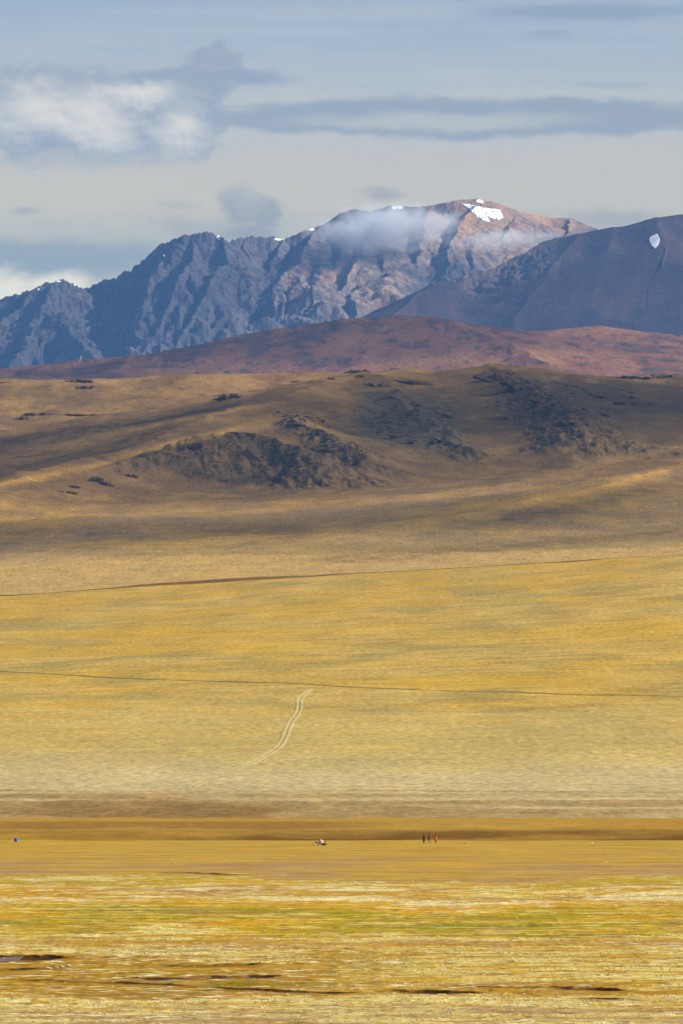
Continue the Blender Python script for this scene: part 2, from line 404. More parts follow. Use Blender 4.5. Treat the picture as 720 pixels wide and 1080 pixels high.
HILL_DATA = {}
def build_hills():
    Ds = np.concatenate([np.linspace(5030, 6200, 190), np.linspace(6206, 9750, 560), np.linspace(9760, 11500, 60)])
    X, Y, P = ang_grid(-170, 890, 800, Ds)
    Z, rug = hills_z(X, Y)
    HILL_DATA.update(Ds=Ds, px=P[0], Z=Z)
    R = rowof(Z, Y)
    n0 = fbm(X*.005, Y*.0022, 5, 81); n1 = fbm(X*.016, Y*.007, 5, 82); n2 = fbm(X*.06, Y*.04, 4, 83); n3 = fbm(X*.011, Y*.011, 4, 84)
    col = np.broadcast_to(lin(178, 142, 82, F), X.shape+(3,)).copy()
    col = mixc(col, lin(198, 156, 72, F), sstep(0, .3, n0)*.8)
    col = mixc(col, lin(150, 126, 86, F), sstep(-.05, .3, n1)*.6)
    col = mixc(col, lin(168, 140, 104, F), sstep(0, .3, -n0+n1*.5)*.5)
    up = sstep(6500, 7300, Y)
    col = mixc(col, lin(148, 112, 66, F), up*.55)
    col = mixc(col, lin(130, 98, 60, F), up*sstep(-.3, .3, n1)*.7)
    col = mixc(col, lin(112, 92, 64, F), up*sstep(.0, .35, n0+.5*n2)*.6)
    # stony grey-green ground on the rocky spurs
    stone = rug*sstep(-.25, .18, n3+n2*.5)
    col = mixc(col, lin(128, 108, 72, F), np.maximum(stone, rug*.7)*.75)
    n4 = fbm((X*.97+Y*.24)*.10, (X*.24-Y*.97)*.028, 4, 85)
    col = mixc(col, lin(112, 94, 66, F), rug*sstep(.0, .3, n2+.4*n3)*.7)
    col = mixc(col, lin(92, 74, 52, F), rug*(1-.5*sstep(290, 310, P)*(1-sstep(395, 410, P)))*sstep(.08, .24, n4+.35*n2)*sstep(-.2, .15, n3)*.8)
    col = mixc(col, lin(120, 84, 58, F), rug*sstep(.15, .35, n4*.6-n2)*.6)
    col = mixc(col, lin(160, 128, 72, F), rug*sstep(.12, .3, -n3+.3*n1)*.3)
    n6 = fbm((X*.97+Y*.24)*.26, (X*.24-Y*.97)*.06, 3, 86)
    sp = sstep(-.2, .5, rug*1.2+n3*.5-.3)
    col = mixc(col, lin(70, 58, 46, F), sp*sstep(.10, .28, n6+.25*n2)*.6)
    col = mixc(col, lin(150, 122, 76, F), sp*sstep(.16, .32, -n6+.2*n1)*.5)
    nr = 1-sstep(5700, 6400, Y+n1*300)
    col = mixc(col, lin(206, 170, 98, F), nr*.75)
    def lit_shade_stripe(col, pts, hw, c, st):  # paints sunlit crests and bands of shade into the hill colour
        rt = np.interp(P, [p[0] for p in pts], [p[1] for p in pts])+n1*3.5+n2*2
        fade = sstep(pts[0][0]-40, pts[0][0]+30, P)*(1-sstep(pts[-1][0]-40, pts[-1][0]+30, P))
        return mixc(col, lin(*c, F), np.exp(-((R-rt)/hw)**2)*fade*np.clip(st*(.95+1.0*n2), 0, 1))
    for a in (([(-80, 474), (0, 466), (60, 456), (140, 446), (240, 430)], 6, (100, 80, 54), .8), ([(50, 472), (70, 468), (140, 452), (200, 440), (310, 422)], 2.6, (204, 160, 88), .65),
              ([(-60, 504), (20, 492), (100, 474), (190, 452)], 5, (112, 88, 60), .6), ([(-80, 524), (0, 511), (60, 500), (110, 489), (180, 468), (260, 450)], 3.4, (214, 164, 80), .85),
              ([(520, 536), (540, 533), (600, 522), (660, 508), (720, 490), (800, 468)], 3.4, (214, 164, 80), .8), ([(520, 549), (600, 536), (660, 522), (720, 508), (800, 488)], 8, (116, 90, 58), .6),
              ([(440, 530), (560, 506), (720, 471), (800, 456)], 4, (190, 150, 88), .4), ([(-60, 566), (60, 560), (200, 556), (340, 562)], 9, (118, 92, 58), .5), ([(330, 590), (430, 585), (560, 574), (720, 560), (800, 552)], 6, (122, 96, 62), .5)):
        col = lit_shade_stripe(col, *a)
    blend = n3*14+n2*10
    col = mixc(col, lin(100, 86, 62, F), sstep(490, 560, P)*sstep(390, 408, R+blend)*(1-sstep(432, 462, R+blend))*.7)
    z3 = sstep(360, 400, P+blend)*(1-sstep(470, 510, P+blend))*sstep(402, 420, R+blend-(P-380)*.12)*(1-sstep(452, 480, R+blend-(P-380)*.12))
    col = mixc(col, lin(108, 100, 74, F), z3*.75)
    col = mixc(col, lin(74, 64, 52, F), np.maximum(z3, sstep(500, 540, P)*(1-sstep(600, 680, P))*sstep(388, 400, R)*(1-sstep(440, 458, R+blend)))*sstep(.04, .26, n4*.8+n6*.5)*.7)
    foot = (1-sstep(5030, 5110, Y+n1*30))
    col = mixc(col, BROWN*1.15, foot*.8*sstep(-60, 20, X+200))
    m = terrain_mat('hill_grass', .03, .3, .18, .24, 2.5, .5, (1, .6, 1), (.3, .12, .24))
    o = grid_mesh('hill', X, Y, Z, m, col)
    tag(o, 'tawny rounded hills with stony spurs behind the slope', 'hills', kind='structure')

def build_redhills():
    Ds = np.linspace(15200, 19500, 420)
    X, Y, P = ang_grid(-190, 910, 640, Ds)
    L1 = [(-260, 402, 17600), (-60, 396, 17600), (0, 390, 17500), (60, 384, 17400), (140, 376, 17300), (200, 368, 17200), (250, 355, 17200), (300, 345, 17200), (350, 339, 17200), (400, 334, 17200), (440, 332, 17200), (480, 336, 17100), (515, 345, 16900), (545, 362, 16600), (580, 382, 16200)]
    L2 = [(440, 346, 18300), (500, 349, 18200), (545, 351, 18100), (585, 346, 18000), (625, 343, 18000), (670, 348, 18000), (720, 354, 18000), (800, 350, 18000), (960, 352, 18000)]
    L3 = [(470, 366, 17000), (560, 362, 17300), (640, 362, 17300), (720, 366, 17200), (900, 362, 17200)]
    wx = fbm(X*.002, Y*.002, 4, 91)*90; wy = fbm(X*.002, Y*.002, 4, 92)*90
    Z = np.full_like(X, 120.0); sm = 14.
    for L, s in ((L1, .19), (L2, .17), (L3, .15)):
        h, d, t = line_h(X+wx, Y+wy*.6, L, s)
        h = h-(1-ridged(X*.002+fbm(X*.002, Y*.002, 3, 95)*.6, Y*.0006, 3, 93))*np.minimum(d, 500)*.02
        dd = np.clip((h-Z)/sm, -12, 12); Z = np.where(h-Z > 12*sm, h, Z+sm*np.log1p(np.exp(dd)))
    Z = Z+fbm(X*.008, Y*.005, 5, 94)*6
    n0 = fbm(X*.003, Y*.0012, 5, 96); n1 = fbm(X*.009, Y*.003, 5, 97); n2 = fbm(X*.03, Y*.012, 4, 98)
    col = np.broadcast_to(lin(140, 98, 72, F), X.shape+(3,)).copy()
    col = mixc(col, lin(154, 112, 78, F), sstep(-.05, .35, n0)*.8)
    col = mixc(col, lin(134, 82, 60, F), sstep(0, .3, n1)*.7)
    col = mixc(col, lin(98, 80, 72, F), sstep(.0, .3, n1*.7-n0*.6+n2*.5)*.8)
    col = mixc(col, lin(80, 72, 66, F), sstep(.16, .36, n2+.4*n1)*.6)
    m = terrain_mat('red_tundra', .012, .09, .16, .22, 8, .5, (1, .5, 1))
    o = grid_mesh('red_hill', X, Y, Z, m, col)
    tag(o, 'long rust red hill in front of the mountains', 'hill', kind='structure')
    return dict(Ds=Ds, px=P[0], Z=Z)

MLINES = [  # crest and spurs of the jagged range: points (bearing, row, distance), side slope
    ([(-220, 330, 30200), (-110, 318, 30200), (-40, 326, 30100), (0, 318, 30000), (26, 311, 30000), (46, 301, 30000), (63, 296, 30000), (69, 300, 30000), (77, 315, 30050), (86, 306, 30100), (110, 296, 30150),
      (140, 287, 30150), (160, 268, 30100), (173, 258, 30050), (192, 251, 30000), (206, 249, 30000), (219, 246, 30000), (228, 249, 30020), (238, 256, 30100), (263, 252, 30200), (280, 252, 30250),
      (300, 254, 30300), (320, 245, 30300), (333, 241, 30350), (347, 233, 30400), (358, 225, 30400), (372, 220, 30450), (392, 223, 30500), (410, 217, 30500), (440, 218, 30500), (458, 216, 30500),
      (480, 211, 30500), (500, 209, 30500), (522, 213, 30500), (546, 222, 30500), (580, 229, 30600), (604, 230, 30600), (622, 238, 30600), (660, 250, 30700), (760, 250, 30700), (940, 260, 30700)], .95),
    ([(63, 296, 30000), (58, 312, 29850), (48, 330, 29700), (40, 341, 29600), (30, 360, 29400), (10, 395, 29100)], .75),
    ([(46, 301, 30000), (20, 330, 29800), (-10, 350, 29600), (-40, 375, 29350)], .75),
    ([(48, 330, 29700), (75, 345, 29500), (95, 368, 29250), (110, 392, 29000)], .8),
    ([(77, 315, 30050), (92, 330, 29900), (108, 342, 29720), (122, 350, 29600), (150, 346, 29560), (180, 362, 29350), (200, 392, 29100)], .8),
    ([(140, 287, 30150), (146, 305, 29980), (150, 328, 29760), (158, 345, 29600)], .85),
    ([(173, 258, 30050), (168, 278, 29900), (156, 300, 29740), (150, 326, 29500)], .95),
    ([(206, 249, 30000), (200, 275, 29800), (188, 300, 29640), (172, 330, 29450), (160, 352, 29300), (140, 385, 29050)], .95),
    ([(228, 249, 30020), (238, 275, 29800), (226, 300, 29600), (205, 330, 29400), (190, 352, 29260), (170, 385, 29050)], 1.0),
    ([(263, 252, 30200), (262, 280, 29950), (246, 310, 29700), (215, 345, 29400), (190, 372, 29200), (160, 400, 29000)], .9),
    ([(300, 254, 30300), (296, 275, 30080), (270, 305, 29800), (245, 332, 29550), (222, 352, 29350), (190, 372, 29150), (150, 400, 28950)], .9),
    ([(347, 233, 30400), (325, 262, 30080), (304, 285, 29820), (286, 305, 29620), (278, 330, 29400), (262, 356, 29150), (230, 395, 28850)], .68),
    ([(372, 220, 30450), (366, 262, 30080), (345, 290, 29850), (320, 320, 29550), (300, 350, 29300)], .62),
    ([(410, 217, 30500), (396, 252, 30150), (375, 272, 29950), (364, 300, 29650), (352, 330, 29350), (338, 360, 29050)], .72),
    ([(458, 216, 30500), (452, 250, 30150), (440, 275, 29950), (425, 300, 29700), (405, 330, 29400), (395, 360, 29100)], .8),
    ([(500, 209, 30500), (490, 245, 30150), (472, 262, 30000), (462, 285, 29780), (440, 310, 29560), (430, 345, 29250)], .72),
    ([(546, 222, 30500), (530, 250, 30200), (508, 268, 30020), (492, 285, 29850), (470, 310, 29600), (450, 345, 29250)], .72),
    ([(604, 230, 30600), (590, 255, 30300), (560, 275, 30080), (540, 295, 29880), (510, 320, 29600)], .7),
]
DLINES = [  # the smooth dark mountain in front on the right
    ([(1000, 214, 27000), (900, 214, 27000), (800, 219, 27000), (722, 225, 27000), (700, 228, 27000), (672, 236, 27000), (640, 240, 27000), (606, 247, 27000), (585, 254, 27000), (560, 264, 26980), (545, 272, 26960), (528, 282, 26920), (512, 291, 26880)], .62),
    ([(512, 291, 26880), (486, 296, 26800), (467, 297, 26700), (446, 309, 26500), (424, 326, 26300), (390, 350, 26000), (340, 390, 25500)], .42),
    ([(606, 249, 27000), (594, 266, 26820), (575, 290, 26580), (560, 315, 26350), (540, 345, 26050), (520, 380, 25700)], .46),
    ([(690, 229, 27000), (700, 250, 26800), (702, 280, 26500), (690, 320, 26150), (670, 360, 25800)], .42),
    ([(800, 219, 27000), (776, 250, 26700), (756, 300, 26300), (740, 350, 25900)], .45),
    ([(640, 242, 27000), (642, 262, 26800), (636, 300, 26450), (625, 340, 26100), (610, 380, 25750)], .40),
]
def build_mountains():
    Ds = np.concatenate([np.linspace(28300, 30650, 520), np.linspace(30670, 31800, 40)])
    X, Y, P = ang_grid(-190, 910, 1250, Ds)
    wx = fbm(X*.0022, Y*.0022, 5, 101)*85+fbm(X*.009, Y*.007, 4, 106)*17; wy = fbm(X*.0022, Y*.0022, 5, 102)*85+fbm(X*.009, Y*.007, 4, 107)*17
    sv = 1+.45*fbm(X*.003, Y*.003, 4, 108)
    Z = np.full_like(X, 900.0); fl = np.zeros_like(X)
    craggy = 1-sstep(285, 330, P+fbm(X*.003, Y*.003, 3, 109)*60)*.76
    for i, (L, s) in enumerate(MLINES):
        w = .35 if i == 0 else 1.0
        h, d, t = line_h(X+wx*w, Y+wy*w, L, s, 0 if i == 0 else .38)
        h = h-s*d*(sv-1)
        g = ridged(t*.0048+fbm(X*.005, Y*.005, 3, 103+i)*.9+i*5.1, d*.0015+i, 4, 104)
        h = h-(1-g)*np.minimum(d, 260)*.30*craggy
        m = h > Z; Z = np.where(m, h, Z); fl = np.where(m, g, fl)
    rk = ridged(X*.012, Y*.012, 5, 111, .55)
    Z = Z+(rk-.25)*17*craggy+(ridged(X*.035, Y*.03, 3, 112)-.3)*9*craggy+fbm(X*.05, Y*.05, 3, 113)*4*craggy
    jag = ridged(X*.02+4, Y*.004, 3, 118)
    Z = Z+jag*7*sstep(360, 300, P)*sstep(29850, 30050, Y)
    # ground colour: rock, scree, rust
    gy, gx = np.gradient(Z); dx = np.gradient(X, axis=1); dy = np.gradient(Y, axis=0)
    slope = np.hypot(gx/dx, gy/dy)
    n0 = fbm(X*.0016, Y*.0012, 5, 114); n1 = fbm(X*.006, Y*.004, 5, 115); n2 = fbm(X*.025, Y*.018, 4, 116)
    col = np.broadcast_to(lin(108, 102, 102, F), X.shape+(3,)).copy()
    rightness = sstep(230, 330, P)
    col = mixc(col, lin(84, 80, 84, F), sstep(-.05, .3, fbm(X*.0011, Y*.0016, 4, 119)+.3*n1)*(1-rightness*.8)*.75)
    col = mixc(col, lin(176, 148, 118, F), rightness*sstep(-.35, .3, n0)*.85)
    col = mixc(col, lin(164, 122, 88, F), sstep(.02, .32, n1*.6+n0*.7)*(.35+.3*rightness))
    steep = sstep(.75, 1.15, slope+n2*.5)
    col = mixc(col, lin(88, 84, 86, F), steep*(.9-.3*rightness))
    col = mixc(col, lin(66, 62, 66, F), sstep(.06, .3, n2+.3*n1)*(.75-.3*rightness))
    R = rowof(Z, Y)
    col = mixc(col, lin(192, 150, 104, F), sstep(440, 500, P)*sstep(262, 225, R)*sstep(-.3, .2, n1)*.8)
    m = terrain_mat('mountain_rock', .012, .07, .18, .25, 12, .6)
    o = grid_mesh('mountain', X, Y, Z, m, col)
    tag(o, 'jagged bare rock mountain range along the skyline', 'mountains', kind='structure')
    A = dict(Ds=Ds, px=P[0], Z=Z)
    Ds = np.linspace(24600, 27500, 460)
    X, Y, P = ang_grid(300, 910, 620, Ds)
    wx = fbm(X*.0015, Y*.0015, 4, 121)*60; wy = fbm(X*.0015, Y*.0015, 4, 122)*60
    Z = np.full_like(X, 500.0); sm = 10.
    for i, (L, s) in enumerate(DLINES):
        w = .3 if i == 0 else 1
        h, d, t = line_h(X+wx*w, Y+wy*w, L, s)
        h = h-(1-ridged(t*.006+fbm(X*.004, Y*.004, 2, 125)*.6+i*3, d*.0006, 3, 123))*np.minimum(d, 260)*.045
        dd = np.clip((h-Z)/sm, -12, 12); Z = np.where(h-Z > 12*sm, h, Z+sm*np.log1p(np.exp(dd)))
    crag = sstep(610, 560, P+fbm(X*.004, Y*.004, 3, 128)*30)*sstep(472, 500, P)
    R = rowof(Z, Y)
    crag = crag*sstep(26500, 26700, Y)
    Z = Z+crag*(ridged(X*.011, Y*.009, 5, 124, .55)-.1)*26+fbm(X*.01, Y*.01, 4, 126)*3.5
    n0 = fbm(X*.003, Y*.002, 5, 127); n2 = fbm(X*.03, Y*.02, 4, 129)
    col = np.broadcast_to(lin(88, 72, 72, F), X.shape+(3,)).copy()
    col = mixc(col, lin(104, 82, 76, F), sstep(-.1, .3, n0)*.6)
    col = mixc(col, lin(70, 62, 64, F), sstep(0, .3, n2-.3*n0)*.6)
    col = mixc(col, lin(130, 112, 106, F), crag*.7)
    sc = fbm(X*.011, Y*.0022, 5, 130); col = col*(1+.55*sc+.3*n2)[..., None]
    col = mixc(col, lin(126, 98, 84, F), sstep(.1, .35, n0*.7-sc*.5)*.5)
    m = terrain_mat('dark_scree', .012, .07, .14, .2, 8, .6)
    o = grid_mesh('mountain', X, Y, Z, m, col)
    tag(o, 'smooth dark mountain shoulder standing in front on the right', 'mountain', kind='structure')
    B = dict(Ds=Ds, px=P[0], Z=Z)
    return A, B

def hit(data, px, row):
    """first point of a sheet seen along this bearing and elevation."""
    pxs = data['px']; j = (px-pxs[0])/(pxs[1]-pxs[0]); j0 = int(np.clip(math.floor(j), 0, len(pxs)-2)); f = j-j0
    z = data['Z'][:, j0]*(1-f)+data['Z'][:, j0+1]*f
    r = rowof(z, data['Ds'])
    w = np.nonzero(r <= row)[0]
    if len(w) == 0: return None
    i = w[0]
    if i == 0: D = data['Ds'][0]
    else:
        a = (r[i-1]-row)/max(1e-9, r[i-1]-r[i]); D = data['Ds'][i-1]+(data['Ds'][i]-data['Ds'][i-1])*a
    return W(px, row, D)

build_plain(); build_fan(); build_hills()
RED = build_redhills(); MTN, DMTN = build_mountains()

# lowland sheet under everything, out to the horizon
mm = plain_mat('far_ground', lin(170, 140, 84, F), .2, .002, 1.0, 1.0, 0)
me = bpy.data.meshes.new('land'); me.from_pydata([(-9000, -2000, -6), (9000, -2000, -6), (9000, 38000, -6), (-9000, 38000, -6)], [], [(0, 1, 2, 3)]); me.materials.append(mm)
o = bpy.data.objects.new('land', me); C.objects.link(o); tag(o, 'flat lowland under the hills', 'ground', kind='structure')

az, el = math.radians(SUN_AZ), math.radians(SUN_EL)
TOSUN = Vector((math.sin(az)*math.cos(el), math.cos(az)*math.cos(el), math.sin(el)))
from mathutils import noise as mnoise
MTN_ROCK = None
# ------------------------------------------------------------------ water in the channels
wm, nbw = new_mat('still_water')
tcw = nbw.n('ShaderNodeTexCoord')
finish(nbw, (.03, .03, .022), .06, nbw.noise(tcw.outputs['Object'], 2.5, 3), .01, .3, .5)
def water(ci, frac, label):
    pts, hw, d = CHAN[ci]
    L, R_ = [], []
    P = [Vector(((p-CX)*K*dplain(r), dplain(r), 0)) for p, r in pts]
    Q = []
    for a, b in zip(P[:-1], P[1:]):
        for k in range(12): Q.append(a.lerp(b, k/12))
    Q.append(P[-1])
    zz = [float(base_z(np.array([q.x]), np.array([q.y]))[0]) for q in Q]
    co = []
    for q, z in zip(Q, zz):
        co += [(q.x, q.y-hw*1.4, z-d*frac), (q.x, q.y+hw*1.4, z-d*frac)]
    q4 = np.array([(2*i, 2*i+2, 2*i+3, 2*i+1) for i in range(len(Q)-1)])
    o = raw_mesh('water', np.array(co), q4, wm); tag(o, label, 'water', kind='structure')
water(0, .14, 'pale pool of still water at the left edge'); water(2, .3, 'thin dark stream bend in the ochre turf'); water(3, .2, 'narrow water reach below the green bank')
water(5, .25, 'small pool under the short dark bank'); water(7, .2, 'small pool beside the dark stony bank on the right')

# ------------------------------------------------------------------ tracks over the slope
FAN = {}
def fan_data():
    Ds = np.geomspace(1492, 5005, 1400); px = np.linspace(-170, 890, 260)
    D, P = np.meshgrid(Ds, px, indexing='ij'); FAN.update(Ds=Ds, px=px, Z=fan_full((P-CX)*K*D, D))
fan_data()
def gz(x, y): return float(fan_full(np.array([x]), np.array([y]))[0])
def smooth_path(pts, n=14):
    P = [hit(FAN, *p) for p in pts]; P = [p for p in P if p is not None]; out = []
    for i in range(len(P)-1):
        p0, p1, p2, p3 = P[max(i-1, 0)], P[i], P[i+1], P[min(i+2, len(P)-1)]
        for k in range(n):
            t = k/n
            out.append(.5*((2*p1)+(p2-p0)*t+(2*p0-5*p1+4*p2-p3)*t*t+(3*p1-p0-3*p2+p3)*t**3))
    out.append(P[-1]); return out
rutm = plain_mat('bare_rut', lin(210, 189, 132, F*1.1), .38, .25, 1.0, .03, 0)
def dirt_track():
    Q = smooth_path([(331, 726.5), (322, 732), (316.5, 738), (316, 745), (314.5, 751), (307, 762), (303, 771), (300, 779), (292, 790), (272, 802), (250, 811), (220, 822), (202, 831)], 30)
    co = []; q4 = []
    for s in (-1.0, 1.0):
        b = len(co); n = 0
        for i, p in enumerate(Q):
            a = Q[max(i-1, 0)]; c = Q[min(i+1, len(Q)-1)]
            t = Vector((c.x-a.x, c.y-a.y, 0)).normalized(); nr = Vector((t.y, -t.x, 0))
            w = .42+.3*mnoise.noise((p.x*.05, p.y*.02, s*3))
            for e in (-w, w):
                v = Vector((p.x, p.y, 0))+nr*(s*.8+e); co.append((v.x, v.y, gz(v.x, v.y)+.13))
        for i in range(len(Q)-1): q4.append((b+2*i, b+2*i+1, b+2*i+3, b+2*i+2))
    o = raw_mesh('path', np.array(co), np.array(q4), rutm); tag(o, 'pale winding double wheel track down the grass slope', 'track', kind='structure')
dirt_track()
def berm(name, pts, w, h, col, label):
    Q = smooth_path(pts, 40); co = []; q4 = []
    prof = [(-1, -.12), (-.55, .55), (-.15, 1), (.2, .9), (1, -.12)]
    for i, p in enumerate(Q):
        a = Q[max(i-1, 0)]; c = Q[min(i+1, len(Q)-1)]
        t = Vector((c.x-a.x, c.y-a.y, 0)).normalized(); nr = Vector((-t.y, t.x, 0))
        hh = h*(.7+1.1*mnoise.noise((p.x*.035, 3, 1))+.5*mnoise.noise((p.x*.2, 7, 1)))
        for e, f in prof:
            v = Vector((p.x, p.y, 0))+nr*(e*w*.5); co.append((v.x, v.y, gz(v.x, v.y)+f*hh))
    k = len(prof)
    for i in range(len(Q)-1):
        for j in range(k-1): q4.append((k*i+j, k*i+k+j, k*i+k+j+1, k*i+j+1))
    m = plain_mat(name+'_turf', col, .35, .15, 1.0, .3, 0)
    o = raw_mesh(name, np.array(co), np.array(q4), m); tag(o, label, 'bank', kind='structure')
berm('bank', [(-60, 706), (0, 708), (90, 713), (180, 717), (270, 720), (330, 722), (400, 726), (480, 729), (560, 731), (640, 733), (720, 735), (790, 736)], 6, .34, lin(152, 128, 64, F), 'low dark turf bank crossing the slope')

def terrace_edge():
    co = []; q4 = []; prof = [(-14, -.3), (-3, .25), (1, 1.0), (6, 1.0), (14, -1)]; n = 260
    for i in range(n+1):
        px = -120+(970)*i/n; x = (px-CX)*K*GLIP
        lip = GLIP+float(fbm(np.array([x*.01]), np.array([0.]), 3, 55)[0])*20
        hh = .12+2.3*math.exp(-((px-225)/130)**2)+.5*math.exp(-((px-560)/160)**2)+.25*mnoise.noise((px*.05, 2, 1))
        for e, f in prof: co.append((x, lip+e, gz(x, lip-2)+f*max(hh, .05)-.05))
    k = len(prof)
    for i in range(n):
        for j in range(k-1): q4.append((k*i+j, k*i+k+j, k*i+k+j+1, k*i+j+1))
    m = plain_mat('terrace_soil', lin(132, 98, 48, F), .3, .1, 1.0, .4, 0)
    o = raw_mesh('bank', np.array(co), np.array(q4), m); tag(o, 'brown edge of the grass terrace where the slope drops away', 'bank', kind='structure')
terrace_edge()

# ------------------------------------------------------------------ pale tussocks of the marsh
def tussocks():
    rg = np.random.default_rng(11); N = 520000
    px = rg.uniform(-60, 780, N); row = rg.uniform(905, 1092, N)
    Y = HC/((row-HROW)*K); X = (px-CX)*K*Y
    r, n1, n2, n3, m2 = zones(X, Y, row); n5 = fbm(X*.3, Y*.2, 3, 26); right = sstep(-8, 20, X)
    def band(a, b, s=2): return sstep(a-s, a+s, r)*(1-sstep(b-s, b+s, r))
    w = band(933, 938.5, 1)*sstep(-.1, .1, n2)+band(943, 949.5, 1)*sstep(-.3, 0, n2)
    w = w+band(985.5, 992, 1)*sstep(-.1, .1, n2)+band(1000, 1009)*sstep(-.2, .1, n2)+band(1010, 1038)*right*sstep(-.1, .15, n2)
    w = w+band(1047, 1062)*sstep(-.2, .1, n2)+sstep(1062, 1068, r)*sstep(0, .2, n2)*.6+.01
    dep, near, _u, _f = chan_fields(X, Y)
    w = np.clip(w, 0, 1)*sstep(-.3, .25, n5)*(1-np.clip(near*1.5, 0, 1))
    keep = rg.random(N) < w*.13
    X, Y = X[keep], Y[keep]; n = len(X)
    Z = plain_z(X, Y)[0]
    rad = rg.uniform(.08, .24, n); ht = rg.uniform(.03, .09, n)
    k = 5; a = np.arange(k)*2*np.pi/k
    co = np.zeros((n, k+2, 3)); off = rg.uniform(0, 6, n)
    jit = rg.uniform(.7, 1.3, (n, k))
    co[:, :k, 0] = X[:, None]+np.cos(a+off[:, None])*rad[:, None]*jit*2.0
    co[:, :k, 1] = Y[:, None]+np.sin(a+off[:, None])*rad[:, None]*jit
    co[:, :k, 2] = Z[:, None]-.05
    co[:, k, 0] = X-rad*.8; co[:, k, 1] = Y; co[:, k, 2] = Z+ht
    co[:, k+1, 0] = X+rad*.9; co[:, k+1, 1] = Y+rad*.1; co[:, k+1, 2] = Z+ht*.85
    tri = []
    for i in range(k):
        top = k if math.cos(a[i]+.6) < 0 else k+1
        tri.append((i, (i+1) % k, top))
    tri.append((0, k+1, k)); tri.append((2, k, k+1))
    T = (np.arange(n)[:, None, None]*(k+2)+np.array(tri)[None]).reshape(-1, 3)
    c0 = lin(240, 220, 130, F); c1 = lin(232, 200, 96, F); c2 = lin(244, 234, 186, F)
    m = rg.random(n); pale = np.clip(n2[keep]*3+.3, 0, 1)*m
    col = c1[None]*(1-m[:, None])+c0[None]*m[:, None]; col = col*(1-pale[:, None])+c2[None]*pale[:, None]
    col = col*rg.uniform(.75, 1.1, n)[:, None]
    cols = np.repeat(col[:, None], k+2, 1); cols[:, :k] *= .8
    mt, nb = new_mat('straw'); at = nb.n('ShaderNodeAttribute', attribute_name='Col'); finish(nb, at.outputs['Color'], 1.0)
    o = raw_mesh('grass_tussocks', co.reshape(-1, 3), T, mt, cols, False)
    tag(o, 'pale straw tussocks in streaks over the marsh', 'grass', kind='stuff')
tussocks()

# ------------------------------------------------------------------ rocks on the hill
def rock_mat(name, col, rust):
    m, nb = new_mat(name); tc = nb.n('ShaderNodeTexCoord'); g = nb.n('ShaderNodeNewGeometry')
    n = nb.noise(g.outputs['Position'], .5, 6, .65); n2 = nb.noise(g.outputs['Position'], .09, 4, .6)
    f = nb.mapr(n, .3, .7, .6, 1.5, False)
    c = nb.mix(1.0, tuple(col), nb.xyz(f, f, f), 'MULTIPLY')
    c = nb.mix(nb.mapr(n2, .5, .62, 0, .7), c, tuple(rust))
    finish(nb, c, 1.0, n, 1.2, .9); return m
ROCK = rock_mat('dark_rock', lin(108, 88, 64, F), lin(130, 92, 58, F))
def block(bm, rr, c, sx, sy, sz, lean):
    vs = []
    for k in range(rr.randrange(12, 18)):
        p = Vector((rr.gauss(0, 1), rr.gauss(0, 1), rr.gauss(0, 1))).normalized()*rr.uniform(.75, 1.0)
        p.z = max(p.z, -.6)
        vs.append(bm.verts.new((c[0]+p.x*sx+p.z*lean*sx, c[1]+p.y*sy, c[2]+p.z*sz)))
    r = bmesh.ops.convex_hull(bm, input=vs, use_existing_faces=False)
    dead = {e for e in r['geom_interior'] if isinstance(e, bmesh.types.BMVert)} | {e for e in r['geom_unused'] if isinstance(e, bmesh.types.BMVert)}
    bmesh.ops.delete(bm, geom=list(dead), context='VERTS')
def rock_mesh(seed, big):
    bm = bmesh.new(); rr = random.Random(seed*13+1)
    if not big: block(bm, rr, (0, 0, 0), 1, .9, 1, rr.uniform(-.3, .5))
    else:
        n = rr.randrange(7, 11); block(bm, rr, (0, .1, -.45), .95, .8, .6, .2)
        for k in range(n):
            x = -1+2*(k+.5)/n+rr.uniform(-.12, .12); prof = (1-x*x)**.5*.7+.25
            block(bm, rr, (x, rr.uniform(-.5, .3), -.35+prof*.35), rr.uniform(.26, .5), rr.uniform(.25, .5), prof*rr.uniform(.6, .9), rr.uniform(.1, .7))
    bmesh.ops.recalc_face_normals(bm, faces=bm.faces)
    me = bpy.data.meshes.new('rock'); bm.to_mesh(me); bm.free(); me.materials.append(ROCK); return me
RM = [rock_mesh(i+1, i < 6) for i in range(12)]
def rock(me, name, px, row, w, h, label, cat, group=None, rz=None, tilt=0.0, deep=.8):
    p = hit(HILL_DATA, px, row)
    if p is None: return
    s = K*p.y; w *= 1.08; h *= .9
    o = bpy.data.objects.new(name, me); C.objects.link(o)
    o.scale = (w*.5*s, w*.5*s*deep, h*.72*s); o.location = (p.x, p.y+w*.18*s, p.z+h*.26*s)
    o.rotation_euler = (0, tilt, random.uniform(-.5, .5) if rz is None else rz)
    tag(o, label, cat, group); return o
